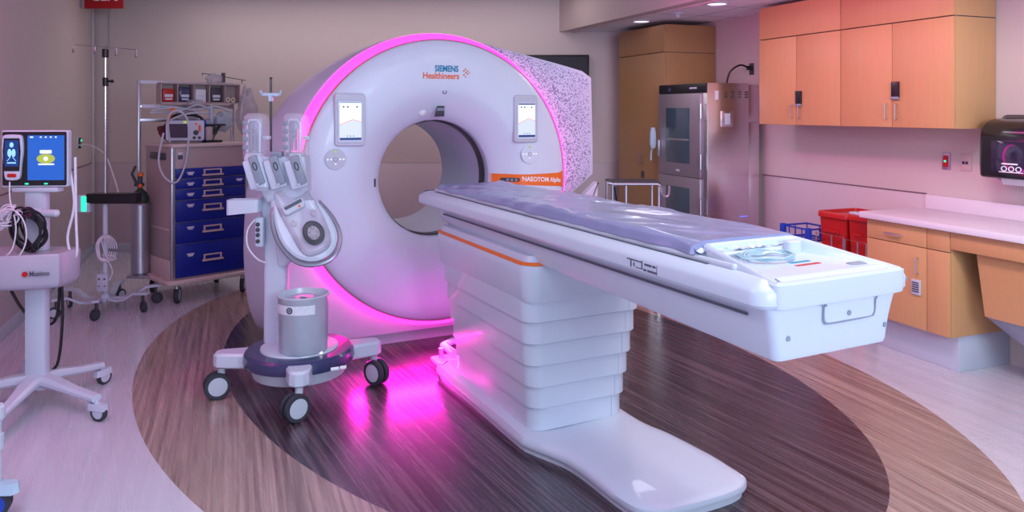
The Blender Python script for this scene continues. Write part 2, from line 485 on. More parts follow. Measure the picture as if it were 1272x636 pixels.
# housing outlines
MO = [(-1.04, .08, -.4), (-1.12, .12, -.4), (-1.18, .28, -.4), (-1.205, .5, -.4), (-1.21, .72, -.4), (-1.19, 1.05, -.4), (-1.12, 1.37, -.4), (-.99, 1.6, -.4), (-.86, 1.76, -.38), (-.69, 1.895, -.36), (-.58, 1.965, -.33), (-.44, 2.035, -.28), (-.28, 2.10, -.2),
      (-.1, 2.135, -.10), (.06, 2.14, -.04), (.3, 2.11, -.03), (.53, 2.065, -.03), (.81, 2.005, -.03), (1.05, 1.955, -.03), (1.24, 1.91, -.03), (1.32, 1.86, -.03), (1.325, 1.7, -.03), (1.33, 1.5, -.03), (1.335, 1.3, -.03), (1.335, 1.11, -.03), (1.2, 1.01, -.03), (1.06, .91, -.03), (1.05, .7, -.03), (1.04, .5, -.03), (1.03, .3, -.03), (1.02, .12, -.03), (.98, .08, -.03),
      (.6, .08, -.03), (.2, .08, -.03), (-.3, .08, -.1), (-.7, .08, -.25)]
def dens(P, k):
    o = []
    for i in range(len(P)):
        a, c = Vector(P[i]), Vector(P[(i + 1) % len(P)])
        for j in range(k): o.append(a.lerp(c, j / k))
    return o
MOs = catmull(MO[:20], 4, False)[:-1] + dens(MO[19:], 4)[:-4]
def fo(u, z):   # front outline point for a given outer point
    d = Vector((u - UC, z - ZC)); d.normalize(); r = 1.012
    p = Vector((UC, ZC)) + d * r
    if z < ZC:
        # square lower body: hit the box |u|<1.0, z>.09
        t = min(1.008 / max(1e-6, abs(d.x)), (ZC - .085) / max(1e-6, -d.y)); p = Vector((UC, ZC)) + d * max(t, 1.0)
    return p
Fr, Cr, Mr, M2, Bk = [], [], [], [], []
for p in MOs:
    q = fo(p[0], p[1]); d = Vector((q.x - UC, q.y - ZC)).normalized()
    Cr.append(g(UC + d.x * 1.0, .03, ZC + d.y * 1.0))
    Fr.append(g(q.x, .015, max(q.y, .085)))
    Mr.append(g(p[0], p[2], p[1]))
    M2.append(g(UC + (p[0] - UC) * 1.004, p[2] - .03, .5 + (p[1] - .5) * (1.003 if p[1] > .3 else 1)))
    Bk.append(g(UC + (p[0] - UC) * .93, -.84, p[1] * .95 if p[1] > .3 else p[1]))
Bc = [g(UC + .43 * math.cos(a), -.93, ZC + .43 * math.sin(a)) for a in [math.atan2(p[1] - ZC, p[0] - UC) for p in MOs]]
b = B(G); b.rings([Cr, Fr, Mr, M2, Bk, Bc], False, False); part('housing', b, M['shell'], gan, ang=40)
# speckled flank between the ring and the right hand edge
idx = [i for i, p in enumerate(MOs) if p[0] > .28 and p[1] > .9]
b = B(G); rows = []
for t in (.0, .2, .4, .6, .8, .93):
    rows.append([tuple(Vector(Fr[i]).lerp(Vector(Mr[i]), t) + Vector((0, -.004, 0))) for i in idx])
b.rings(rows, False, False, closed=False); part('flank_panel', b, M['speckle'], gan, 'speckled lavender flank panel')
b = B(G)
b.prism([(1.0, .08), (1.43, .08), (1.43, 1.035), (1.425, 1.035), (1.0, .70)], .09, .17, .01, m=RX(90) @ Matrix.Scale(-1, 4, (0, 0, 1)))
part('side_cover', b, M['white'], gan)
b = B(G); b.prism([(-.97, .04), (.95, .04), (.95, .80), (-.97, .80)], 0.0, .09); part('plinth', b, M['lgrey'], gan)

# displays
for k, (u0, u1) in enumerate(((-.745, -.545), (.532, .722))):
    uc = (u0 + u1) / 2; zc = 1.545; hw = (u1 - u0) / 2
    sf = .198
    mF = T(uc, -sf, zc) @ RX(90)     # local x=u, y=z up, z toward the viewer
    b = B(G); b.prism(rrect(-hw, hw, -.17, .17, .025), -.03, .008, .006, mF); dsp = part('display', b, M['lgrey'], gan)
    b = B(G); b.prism(rrect(-hw * .82, hw * .82, -.15, .125, .01), .007, .013, .003, mF); part('display_bezel', b, M['white'], dsp)
    b = B(G); b.prism(rrect(-hw * .70, hw * .70, -.13, .108, .004), .012, .0145, 0, mF); part('screen', b, M['scrw'], dsp, 'lit white screen')
    b = B(G); b.prism([(-hw * .70, -.118), (hw * .7, -.118), (hw * .7, -.015), (hw * .15, .0), (-hw * .7, -.035)], .0147, .0152, 0, mF); part('screen_graphic', b, M['scrs'], dsp)
    b = B(G); b.tube([(-hw * .7, -.034, .0155), (-hw * .2, -.012, .0155), (hw * .15, .001, .0155), (hw * .7, -.015, .0155)], .0022, 6, m=mF); part('screen_curve', b, M['scro'], dsp)
    b = B(G); b.prism(rrect(-hw * .70, hw * .70, -.13, -.115, .002), .0147, .0155, 0, mF); b.prism(rrect(-hw * .70, hw * .70, .100 if k else .106, .108, .001), .0147, .0155, 0, mF); part('screen_bar', b, M['scrd'], dsp)
    b = B(G)
    for xx in (-.45, -.18, .42): b.prism(ellipse(hw * xx, .082, .006, .006, 10), .0147, .0152, 0, mF)
    for xx in (-.2, 0, .2): b.prism(ellipse(hw * xx, -.105, .004, .004, 8), .0153, .0157, 0, mF)
    part('screen_icon', b, M['dprint'], dsp)
# control pads
for k, u in enumerate((-.737, .660)):
    mF = T(u, -(.190), 1.292) @ RX(90)
    b = B(G); b.lathe([(.068, -.004), (.068, .002), (.066, .004)], 36, mF); cp = part('control_pad', b, M['lgrey'] if k == 0 else M['face'], gan)
    b = B(G)
    for x, y in ((-.05, 0), (-.028, 0), (.03, 0), (.052, 0), (0, -.03)): b.prism(ellipse(x, y, .006, .005, 10), .004, .006, 0, mF)
    part('button', b, M['scrw'], cp)
    b = B(G); b.prism(rrect(-.009, .009, .046, .056, .002), .004, .006, 0, mF); part('yellow_button', b, M['scry'], cp)
    b = B(G); b.lathe([(.014, .004), (.014, .006), (.011, .0065), (.011, .004)], 20, mF, False, False); part('button_ring', b, M['grey'], cp)
# orange band with its lettering
def band(a, t):
    u = .426 + (.952 - .426) * a
    zt = 1.150 - .004 * math.sin(pi * a) + (.014 * max(0, (a - .9) / .1) ** 2); zb = 1.083 - .036 * a - .010 * max(0, (a - .9) / .1) ** 2
    return on_face((u, 0, zb + (zt - zb) * t), .002)
b = B(G); b.grid(band, 60, 4); ob = part('orange_band', b, M['orange'], gan, 'orange stripe with white lettering')
b = text_b('NAEOTOM Alpha', .046, G, T(.768, 0, 1.104) @ RX(90), fn=lambda p: on_face((p.x, p.y, p.z - (p.x - .76) * .06), .004), sx=.92, off=.001)
part('lettering', b, M['wprint'], ob, 'white lettering')
b = B(G); b.grid(lambda a, t: on_face((.478 + .115 * a, 0, 1.107 + .028 * (t - .5) * (1 if .06 < a < .94 else .6)), .004), 16, 2); bt = part('button_strip', b, M['dgrey'], ob)
for q in (.2, .42, .64):
    b = B(G); b.grid(lambda a, t: on_face((.49 + .115 * q + .014 * a, 0, 1.107 + .018 * (t - .5)), .0055), 2, 2); part('button', b, M['grey'], bt)
# logo lettering, marks
b = text_b('SIEMENS', .058, G, T(.023, 0, 1.887) @ RX(90), fn=lambda p: on_face(tuple(p), .002), sx=.80, off=.0016); part('lettering', b, M['teal'], gan, 'dark teal lettering')
b = text_b('Healthineers', .060, G, T(-.017, 0, 1.838) @ RX(90), fn=lambda p: on_face(tuple(p), .002), sx=.86, off=.0012); part('lettering', b, M['oprint'], gan, 'orange lettering')
b = B(G)
for x, y, r in ((.15, .012, .006), (.162, .024, .005), (.168, 0, .006), (.178, .012, .005), (.15, -.016, .006), (.162, -.03, .005), (.178, -.01, .005), (.19, 0, .004)):
    c = on_face((x, 0, 1.865 + y), .003); b.prism(ellipse(0, 0, r, r, 10), -.001, .001, 0, T(*c) @ RX(90))
part('logo_dots', b, M['oprint'], gan)
c = on_face((.014, 0, 1.731), .002)
b = B(G); b.lathe([(.015, 0), (.015, .002), (.010, .002), (.010, 0)], 20, T(*c) @ RX(90), False, False); part('indicator', b, M['dprint'], gan)
# positioning camera and lens above the bore
mC = T(.0, -.165, 1.62) @ RX(55)
b = B(G); b.prism([(-.055, -.08), (.015, -.08), (.04, .02), (-.01, .02)], -.01, .012, .004, T(.005, -.10, 1.630) @ RX(52)); cw = part('camera_window', b, M['dgrey'], gan)
b = B(G); b.prism([(-.036, -.045), (.020, -.045), (.026, -.022), (-.024, -.022)], .012, .014, 0, T(.005, -.10, 1.630) @ RX(52)); part('window_pane', b, M['grey'], cw)
b = B(G); b.ball(0, 0, 0, .036, m=T(-.115, -.066, 1.597)); part('laser_dome', b, M['paper'], gan)
b = B(G); b.box(-.018, .018, -.012, .012, -.03, .03, .008, m=T(-.452, -.055, 1.12) @ RZ(-40)); part('side_sensor', b, M['dgrey'], gan)

# ------------------------------------------------------------------ patient table
tab = thing('patient_table', 'long white patient table on a stepped pedestal in front of the scanner bore', 'patient table', G, .05, -1.4, 0)
PO = [(-.20, .715), (-.25, .735), (-.268, .80), (-.268, 1.3), (-.270, 1.80), (-.255, 1.90), (-.21, 2.02), (-.180, 2.12), (-.168, 2.25), (-.166, 2.48), (-.14, 2.62), (-.06, 2.675), (.10, 2.685), (.29, 2.68), (.39, 2.64), (.420, 2.55),
      (.408, 2.3), (.390, 2.12), (.365, 2.02), (.350, 1.92), (.348, 1.6), (.348, 1.1), (.345, .78), (.31, .72), (.1, .71)]
PP = [(p.x, -p.y) for p in catmull([(a, c, 0) for a, c in PO], 5)]
def topf(x, y, z):
    s = -y
    if z > .06:
        z += .012 * max(0, min(1, (2.05 - s) / .4)) - .022 * max(0, min(1, (s - 2.42) / .22)) ** 1.5
    return (x, y, z)
b = B(G); b.stack(PP, [(.02, .028), (.004, .032), (0, .042), (.002, .058), (.010, .070), (.028, .078), (.06, .082)], f=topf); part('base_plate', b, M['white'], tab)
b = B(G); b.stack(PP, [(.02, 0), (.02, .028)]); part('base_foot', b, M['lgrey'], tab, 'pale blue grey base foot')
zt = [.085, .196, .300, .406, .512, .618, .725]
for i in range(6):
    o = .0125 * i
    b = B(G); P_ = rrect(-.215 - o, .311 + o, -(1.88 + o), -(.92 - o), .075, 8)
    b.stack(P_, [(.006, zt[i]), (0, zt[i] + .003), (0, zt[i + 1] - .004), (.004, zt[i + 1])]); seg = part('pedestal_segment', b, M['white'], tab)
    b = B(G); b.box(.311 + o - .085, .311 + o - .0835, -(1.88 + o) - .0006, -(1.88 + o) + .001, zt[i] + .004, zt[i + 1] - .004); part('seam', b, M['grey'], seg)
P_ = rrect(-.296, .385, -1.975, -.79, .085, 8)
b = B(G); b.stack(P_, [(.02, .715), (.012, .74), (.001, .85), (0, .884), (.003, .889)]); part('pedestal_shroud', b, M['white'], tab)
b = B(G); b.stack(P_, [(.001, .889), (-.001, .891), (-.001, .898), (.006, .903), (.012, .903)]); part('trim_line', b, M['orange'], tab, 'orange trim line')
b = B(G); b.stack(P_, [(.014, .90), (.03, .93), (.05, .931)]); part('shroud_cap', b, M['shell'], tab)
# table body
def bodyf(x, y, z):
    s = -y
    if z < .95:
        z = z + .035 - (s - .8) * .0215
        if s < 1.0: y -= .10 * (1 - (s - .8) / .2)
    return (x, y, z)
def endf(x, y, z):
    k = max(0.0, (1.04 - z) / .154)
    x = .035 + (x - .035) * (1 - .155 * k ** .8)
    x, y, z = bodyf(x, y, z)
    if -y > 3.3: y += .014 * k
    return (x, y, z)
def dense_rrect(x0, x1, y0, y1, r, n, k):
    P = rrect(x0, x1, y0, y1, r, n); out = []
    for i in range(len(P)):
        a = Vector(P[i]); c = Vector(P[(i + 1) % len(P)]); m = k if (c - a).length > .5 else 1
        for j in range(m): out.append(tuple(a.lerp(c, j / m)))
    return out
P_ = dense_rrect(-.272, .292, -3.420, -.76, .03, 5, 16)
b = B(G); b.stack(P_, [(.012, .886), (.003, .890), (0, .900), (0, .95), (0, 1.0), (0, 1.04)], f=endf); part('table_body', b, M['white'], tab)
for u in (-.2635, .2835):
    b = B(G); b.box(u - .0025, u + .0025, -3.33, -.86, .993, 1.001); part('side_groove', b, M['dprint'], tab)
PB = dense_rrect(-.310, .338, -3.435, -.55, (.018, .06), 6, 16)
def bandf(x, y, z):
    s = -y
    if z < 1.06 and s < .9: z -= .03 * (1 - abs(x) / .6) * 0
    return (x, y, z)
b = B(G); b.stack(PB, [(.035, 1.026), (.008, 1.032), (0, 1.042), (0, 1.076), (.008, 1.088), (.045, 1.108), (.055, 1.110)]); part('deck_band', b, M['white'], tab)
for u, e in ((-.250, -1), (.270, 1)):
    b = B(G); b.box(u - .005, u + .005, -3.14, -.70, 1.1095, 1.1125); part('deck_groove', b, M['dprint'], tab)
    b = B(G); b.tube([(u - e * .018, -.66, 1.115), (u - e * .018, -3.24, 1.115)], .0125, 10); b.ball(u - e * .018, -3.24, 1.115, .0125); part('side_rail', b, M['lgrey'], tab)
b = B(G); b.stack(dense_rrect(-.215, .235, -3.1, -.62, .05, 5, 10), [(0, 1.10), (0, 1.122), (.01, 1.13)]); part('cradle', b, M['lgrey'], tab)
# end unit with tray
def zr(s): return 1.158 - (s - 3.05) * .138
TO = [(-.185, 3.05), (-.10, 3.038), (.12, 3.038), (.20, 3.05), (.225, 3.09), (.262, 3.30), (.285, 3.40), (.27, 3.438), (.10, 3.442), (-.10, 3.442), (-.235, 3.438), (-.25, 3.40), (-.235, 3.30), (-.205, 3.09)]
TP = [(p.x, -p.y) for p in catmull([(a, c, 0) for a, c in TO], 6)]
rs = [[(x, y, 1.031) for x, y in inset(TP, -.002)], [(x, y, 1.05) for x, y in inset(TP, -.006)], [(x, y, 1.10) for x, y in inset(TP, -.006)], [(x, y, zr(-y) - .006) for x, y in TP], [(x, y, zr(-y)) for x, y in inset(TP, .006)], [(x, y, zr(-y)) for x, y in inset(TP, .018)], [(x, y, zr(-y) - .006) for x, y in inset(TP, .024)]]
b = B(G); b.rings(rs, True, False); tr = part('tray_frame', b, M['white'], tab)
b = B(G); b.rings([[(x, y, zr(-y) - .006) for x, y in inset(TP, .024)], [(x, y, 1.109 - max(0, -y - 3.3) * .1) for x, y in inset(TP, .05)]], False, True); part('tray_floor', b, M['trayfloor'], tr)
b = B(G); b.prism(rrect(-.03, .03, -.04, .0, .015), 1.10, 1.152, .004, T(.15, -3.09, 0)); part('tray_post', b, M['white'], tr)
b = B(G); b.prism(rrect(-.035, .035, -.02, .02, .012), 1.09, 1.1135, .004, T(.185, -3.345, 0)); part('tray_latch', b, M['grey'], tr)
b = B(G); b.prism(rrect(-.055, .035, -.008, .008, .003), 1.108, 1.111, 0, T(.05, -3.245, 0) @ RZ(2)); part('sticker', b, M['teal'], tr, 'teal strip sticker')
b = B(G); b.prism(rrect(-.065, .045, -.008, .008, .003), 1.108, 1.111, 0, T(.045, -3.285, 0) @ RZ(2)); part('sticker', b, M['red'], tr, 'red strip sticker')
E_ = 3.4365
cv = catmull([(-.225, 3.40, 1.112), (-.20, E_ + .002, 1.085), (-.155, E_, 1.050), (-.10, E_, 1.034), (-.062, E_, 1.028), (-.052, E_ - .004, 1.02)], 5, False)
b = B(G); b.tube([g(*p) for p in cv], .0028, 6)
b.tube([g(*p) for p in catmull([(-.052, 3.428, 1.026), (-.050, 3.422, 1.01), (-.050, 3.421, .985), (-.046, 3.420, .970), (-.032, 3.419, .961), (.05, 3.419, .960), (.156, 3.419, .962), (.170, 3.420, .969), (.175, 3.421, .985), (.176, 3.422, 1.01), (.177, 3.428, 1.026)], 4, False)], .0024, 6)
b.tube([g(*p) for p in catmull([(.29, 3.40, 1.098), (.295, 3.415, 1.07), (.27, 3.43, 1.045), (.235, 3.437, 1.033)], 5, False)], .0018, 6)
part('panel_groove', b, M['grey'], tab)
b = B(G); b.prism(rrect(-.046, .172, .962, 1.03, .02), 3.38, 3.421, .003, RX(90)); part('end_cover', b, M['white'], tab)
for u, s, z in ((-.185, 3.411, .935), (.058, 3.421, .985), (.232, 3.411, .925), (-.235, 3.434, 1.062), (.315, 3.42, 1.065)):
    b = B(G); b.lathe([(.008, -.01), (.008, .003), (.005, .004)], 14, T(u, -s, z) @ RX(90)); part('screw', b, M['grey'], tab)
mk = B(G)
for x0, x1, z0, z1 in ((0, .075, .02, .026), (.018, .024, -.012, .02), (.034, .040, -.006, .012), (.045, .075, -.010, -.006), (.075, .080, -.01, .03), (.09, .125, .012, .022), (.13, .145, .012, .022), (.085, .100, -.014, -.004), (.105, .15, -.014, -.004), (.15, .152, -.016, .026)):
    mk.box(-.3112, -.3098, -(2.78 + x1 * 1.15), -(2.78 + x0 * 1.15), 1.056 + z0 * .75, 1.056 + z1 * .75)
part('marking', mk, M['dprint'], tab, 'dark printed symbol')
b = B(G); b.tube([g(-.13, .70, .115), g(-.13, .52, .115), g(-.05, .46, .115), g(.1, .46, .115)], .022, 10); pd = part('foot_bar', b, M['white'], tab)
b = B(G); b.box(-.22, .02, -.71, -.52, .03, .06, .01); part('pedal_plate', b, M['white'], tab)
b = B(G); b.cyl(-.17, -.58, .06, .12, .015, 12); part('pedal_post', b, M['alu'], pd)

# mattress
def mz(u, s):
    e = max(0, 1 - ((abs(u - .0) - .20) / .045 if abs(u) > .20 else 0))
    t = .030 + .012 * min(1, max(0, (s - 1.0) / .6)) - .006 * max(0, (s - 2.9) / .3)
    p = Vector((u * 6, s * 3.2, 0))
    wv = noise.noise(p) * .010 + abs(noise.noise(Vector((u * 3 + s * 2, s * 4.5 - u * 9, 3)))) * -.010 + abs(noise.noise(Vector((u * 9 - s * 5, s * 8 + u * 7, 11)))) * -.006 * (1.6 if s < 1.9 else .5)
    return 1.131 + t * math.sqrt(max(0, e)) + wv * e
def mf(a, t):
    s = .70 + 2.36 * a; u = -.242 + .47 * t
    u += .012 * noise.noise(Vector((s * 7, t * 2, 1))) * abs(2 * t - 1)
    h = 1.127 if t in (0, 1) else mz(u + .007, s)
    if a in (0, 1): h = 1.127
    return g(u, s, h)
b = B(G); b.grid(mf, 260, 56)
b.box(-.22, .20, -3.03, -.73, 1.1300, 1.1335)
mt = solo('table_mattress', b, M['mattress'], 'long blue grey table mattress sealed in wrinkled clear plastic on the patient table', 'mattress', G, 0, -1.9, 1.13, ang=70)
b = B(G)
def mh(a, t):
    s = 3.02 + .06 * a + .02 * noise.noise(Vector((t * 9, 0, 2))); u = -.235 + .44 * t
    return g(u, s, 1.135 + .024 * (1 - a) + .012 * noise.noise(Vector((t * 20, a * 3, 8))))
b.grid(mh, 6, 50); part('wrapper_end', b, M['mwhite'], mt)
# tubing coil
b = B(G)
pts = []
for i in range(170):
    a = i / 170 * 2 * pi * 5; rr = .062 + .020 * math.sin(i * .21) * .4 + .0025 * i / 17
    pts.append(g(-.02 + rr * 1.25 * math.cos(a), 3.17 + rr * .85 * math.sin(a), 1.118 + .010 * i / 170 + .003 * math.sin(i * .9)))
b.tube(pts, .0032, 6)
solo('tubing_coil', b, M['tube'], 'coil of clear tubing lying in the tray at the foot of the patient table', 'tubing', G, -.02, -3.17, 1.115)

# ------------------------------------------------------------------ castors
def caster(parent, F, x, y, r, ang, wheel, hub, twin=.0, fork=None, top=None, hood=False):
    m = F @ T(x, y, 0) @ RZ(ang)
    top = top or r * 2.2
    b = B(m); b.cyl(0, 0, r * 1.55, top, r * .28, 12); b.box(-r * .55, r * .3, -r * .22, r * .22, r * .9, r * 1.7, r * .1)
    if hood:
        b.stack([(-r * 1.25, -r * .3), (r * .6, -r * .42), (r * 1.0, -r * .3), (r * 1.0, r * .3), (r * .6, r * .42), (-r * 1.25, r * .3)], [(0, r * 1.2), (r * .05, r * 2.0)])
    ca = part('caster', b, fork or M['lgrey'], parent)
    for s in ((-1, 1) if twin else (0,)):
        c = s * (twin + r * .22) if twin else 0; hw = r * .20 if twin else r * .26
        mm = T(-r * .3, c, r) @ RX(90)
        b = B(m); b.lathe([(r * .70, -hw), (r * .95, -hw), (r, -hw * .6), (r, hw * .6), (r * .95, hw), (r * .70, hw)], 24, mm, False, False); part('wheel', b, wheel, ca)
        b = B(m); b.lathe([(r * .2, -hw * 1.05), (r * .72, -hw * .92), (r * .72, hw * .92), (r * .2, hw * 1.05)], 24, mm); part('wheel_hub', b, hub, ca)
    return ca


# ------------------------------------------------------------------ contrast injector on its wheeled stand
J = frame(-1.20, 4.32, 0)
inj = thing('contrast_injector', 'white wheeled contrast injector with two clear syringe covers in front of the scanner', 'contrast injector', J)
b = B(J); b.lathe([(.19, .115), (.25, .13), (.275, .195), (.275, .2)], 48, Matrix()); part('base_skirt', b, M['lgrey'], inj)
b = B(J); b.lathe([(.275, .195), (.300, .2), (.305, .215), (.300, .255), (.285, .268), (.20, .27)], 48); part('base_disc', b, M['navy'], inj)
b = B(J); b.lathe([(.215, .268), (.212, .278), (.19, .281)], 40); part('base_top', b, M['white'], inj)
for cx, cy in ((-.436, -.05), (.10, -.37), (.40, .18), (-.13, .40)):
    d = Vector((cx, cy)); L_ = d.length; a = math.degrees(math.atan2(cy, cx)); mm = RZ(a)
    b = B(J); b.stack([(.18, -.085), (L_ - .06, -.062), (L_ + .0, -.05), (L_ + .025, -.02), (L_ + .025, .02), (L_, .05), (L_ - .06, .062), (.18, .085)], [(.012, .175), (0, .185), (0, .245), (.012, .258)], mm); lg = part('leg', b, M['white'], inj)
    caster(lg, J, cx * .97, cy * .97, .073, a + {0: 0}.get(0) + (200 if cx < 0 else 120), M['rubber'], M['lgrey'], twin=.006, fork=M['lgrey'], top=.19)
b = B(J); b.box(.115, .16, -.292, -.286, .205, .222, .002, m=RZ(25)); b.box(.165, .20, -.288, -.282, .205, .222, .002, m=RZ(25)); part('marking', b, M['wprint'], inj)
b = B(J); b.ball(.10, -.15, .281, .009); b.ball(.155, -.14, .281, .009); part('indicator', b, M['lamp'], inj)
# column
b = B(J)
b.rings([[(x - .16, y + .10, z) for x, y in rrect(-hx, hx, -hy, hy, .025, 4)] for z, hx, hy in ((.275, .066, .05), (.70, .064, .05), (.72, .060, .05), (.95, .070, .055), (1.06, .088, .06), (1.12, .10, .06), (1.17, .085, .05))])
part('column', b, M['white'], inj)
b = B(J); b.rings([[(x, y, z) for x, y in P] for z, P in ((.72, rrect(-.13, -.08, .02, .12, .02, 4)), (.86, rrect(-.14, .10, -.02, .12, .03, 4)), (1.0, rrect(-.16, .14, -.04, .10, .03, 4)), (1.10, rrect(-.16, .08, -.04, .10, .03, 4)))])
part('head_support', b, M['white'], inj)
# dial head, tilted toward the room
HD = T(.022, -.03, .985) @ RZ(14) @ RX(64) @ RZ(24) @ Matrix.Diagonal((.86, 1.08, 1, 1))    # local z = outward normal
dk = [(p.x, p.y) for p in catmull([(-.10, .20, 0), (.0, .235, 0), (.10, .20, 0), (.145, .09, 0), (.175, -.05, 0), (.16, -.16, 0), (.08, -.225, 0), (-.03, -.23, 0), (-.13, -.17, 0), (-.175, -.06, 0), (-.155, .08, 0)], 5)]
b = B(J); b.stack(dk, [(.06, -.09), (.01, -.06), (0, -.03), (.004, .0), (.02, .012)], m=HD); hd = part('injector_head', b, M['white'], inj)
b = B(J); b.tube([(x * 1.02, y * 1.02, -.006) for x, y in dk if y < .13][:], .016, 8, m=HD) if False else b.tube([(p[0], p[1], -.004) for p in catmull([(.150, .06, 0), (.186, -.06, 0), (.17, -.17, 0), (.085, -.242, 0), (-.03, -.245, 0), (-.14, -.185, 0), (-.188, -.06, 0), (-.170, .06, 0), (-.12, .13, 0)], 5, False)], .014, 8, m=HD); part('silver_rim', b, mat('silver_rim', (.30, .31, .38), .3, .6), hd, 'silver handle rim')
lid = [(p.x, p.y) for p in catmull([(-.085, .215, 0), (0, .245, 0), (.09, .205, 0), (.125, .08, 0), (.13, -.08, 0), (.10, -.18, 0), (.0, -.205, 0), (-.085, -.17, 0), (-.105, -.02, 0), (-.11, .1, 0)], 5)]
b = B(J); b.stack(lid, [(.0, .012), (.004, .035), (.015, .045), (.03, .048)], m=HD); part('clear_cover', b, M['clearlid'], hd, 'clear moulded cover')
b = B(J); b.lathe([(.040, .05), (.066, .05), (.066, .058), (.058, .062), (.040, .058)], 32, HD @ T(.025, -.10, 0), False, False); part('dial_ring', b, M['dgrey'], hd)
b = B(J); b.lathe([(.042, .05), (.036, .062), (.01, .066)], 24, HD @ T(.025, -.10, 0))
for i in range(5): b.ball(.025 + .026 * math.cos(i * 1.257), -.10 + .026 * math.sin(i * 1.257), .064, .011, m=HD)
part('dial', b, M['bag'], hd)
b = B(J); b.stack(rrect(-.085, .065, .045, .10, .022, 5), [(0, .045), (0, .06), (.006, .066)], m=HD @ RZ(4)); kp = part('keypad', b, M['lgrey'], hd)
b = B(J); b.stack(rrect(-.07, .05, .072, .09, .006, 3), [(0, .066), (0, .068)], m=HD @ RZ(4)); part('readout', b, M['dprint'], kp)
b = B(J); b.prism(ellipse(.02, .058, .008, .006, 10), .066, .070, 0, HD @ RZ(4)); part('orange_key', b, M['oprint'], kp)
for x, y, r in ((-.05, .17, .02), (.03, .155, .024), (.085, .15, .018), (-.06, -.01, .018), (.08, .0, .02)):
    b = B(J); b.lathe([(r, .047), (r, .053), (r * .6, .057)], 18, HD @ T(x, y, 0)); part('valve_knob', b, M['bag'], hd)
# carriage with clips and covers
CRX = frame(-1.20, 4.30, 0)
b = B(J)
b.rings([[(x - .0, y, z) for x, y in P] for z, P in ((1.09, rrect(-.19, -.02, -.02, .08, .03, 4)), (1.15, rrect(-.22, .05, -.04, .09, .03, 4)), (1.20, rrect(-.245, .05, -.05, .09, .03, 4)), (1.30, rrect(-.28, .045, -.05, .09, .02, 4)), (1.345, rrect(-.295, .04, -.05, .09, .02, 4)))])
car = part('carriage', b, M['white'], inj)
b = B(J); b.stack(rrect(-.30, -.19, -.085, .03, .03, 4), [(.02, 1.155), (0, 1.18), (0, 1.335), (.01, 1.35)], f=lambda x, y, z: (x + (1.35 - z) * .25, y, z)); part('side_block', b, M['white'], car)
for cx in (-.225, -.11, .005):
    b = B(J); b.box(-.056, .040, -.02, .03, -.095, .075, .014, m=T(cx, -.066, 1.265) @ RZ(8) @ RY(-16)); part('clip_block', b, M['white'], car)
    b = B(J); b.box(-.014, .034, -.036, .0, -.080, .085, .008, m=T(cx, -.068, 1.268) @ RZ(8) @ RY(-18)); cl = part('clip', b, M['grey'], car, 'grey release clip')
    b = B(J); b.tube([Vector((.010 + .010 * math.cos(a), -.037, .026 + .022 * math.sin(a))) for a in [i * 2 * pi / 12 for i in range(12)]], .003, 6, True, m=T(cx, -.068, 1.268) @ RZ(8) @ RY(-18)); part('clip_ring', b, M['dgrey'], cl)
    b = B(J); b.ball(cx + .022, -.106, 1.195, .008); part('screw', b, M['white'], cl)
for cx in (-.245, -.02):
    b = B(J); P_ = rrect(cx - .070, cx + .072, -.06, .06, .05, 6)
    b.stack(P_, [(0, 1.345), (0, 1.52), (.006, 1.57), (.025, 1.588)]); cvv = part('syringe_cover', b, M['clear'], car, 'clear syringe cover')
    b = B(J); b.lathe([(.034, 1.35), (.036, 1.36), (.036, 1.53), (.030, 1.555), (.012, 1.56)], 20, T(cx, 0, 0)); part('syringe', b, M['clear2'], car)
    b = B(J); b.tube([(cx + .035, -.045, 1.37), (cx + .035, -.048, 1.53), (cx + .02, -.048, 1.55), (cx - .02, -.048, 1.55), (cx - .035, -.048, 1.53), (cx - .035, -.045, 1.37)], .006, 8); part('syringe_bracket', b, M['white'], car)
    b = B(J)
    for z in (1.385, 1.43, 1.475, 1.52): b.box(cx - .058, cx - .030, -.058, -.044, z, z + .026, .003)
    b.box(cx - .014, cx - .004, -.056, -.044, 1.38, 1.54, .003); b.box(cx + .008, cx + .018, -.056, -.044, 1.38, 1.50, .003); b.box(cx - .016, cx + .02, -.058, -.044, 1.46, 1.475, .003); part('bracket_teeth', b, M['grey'], car)
    b = B(J); b.box(cx + .045, cx + .085, -.03, .0, 1.44, 1.46, .004); b.box(cx - .045, cx + .045, -.055, .04, 1.335, 1.365, .006); part('syringe_collar', b, M['lgrey'], car)
b = B(J); b.box(-.15, -.085, -.06, .0, 1.34, 1.375, .006); b.box(-.06, -.04, -.06, .0, 1.345, 1.37, .004); part('valve_block', b, M['grey'], car)
# holder arm, hand switch, pole
b = B(J); P_ = rrect(-.40, -.22, -.05, .05, .02, 4); PI_ = inset(P_, .010)
b.rings([[(x, y, 1.035 + (x + .22) * .1) for x, y in PI_], [(x, y, 1.035 + (x + .22) * .1) for x, y in P_], [(x, y, 1.105 + (x + .22) * .02) for x, y in P_], [(x, y, 1.105 + (x + .22) * .02) for x, y in PI_], [(x, y, 1.045 + (x + .22) * .1) for x, y in PI_]], True, True); part('holder_tray', b, M['white'], inj)
b = B(J); b.box(-.255, -.205, -.0, .04, .83, 1.0, .012); hs = part('hand_switch', b, M['white'], inj)
b = B(J)
for z in (.865, .90, .93, .96): b.ball(-.235, -.004, z, .012)
part('switch_button', b, M['dgrey'], hs)
b = B(J); b.tube(catmull([(-.25, .0, .99), (-.29, -.01, .93), (-.29, -.01, .84), (-.24, -.01, .77), (-.20, .02, .74)], 6, False), .005, 6); part('cord', b, M['cable'], inj)
b = B(J); b.tube([(-.19, .09, 1.1), (-.19, .09, 1.79)], .0065, 8); b.cyl(-.19, .09, 1.785, 1.795, .008, 10); part('pole', b, M['black'], inj)
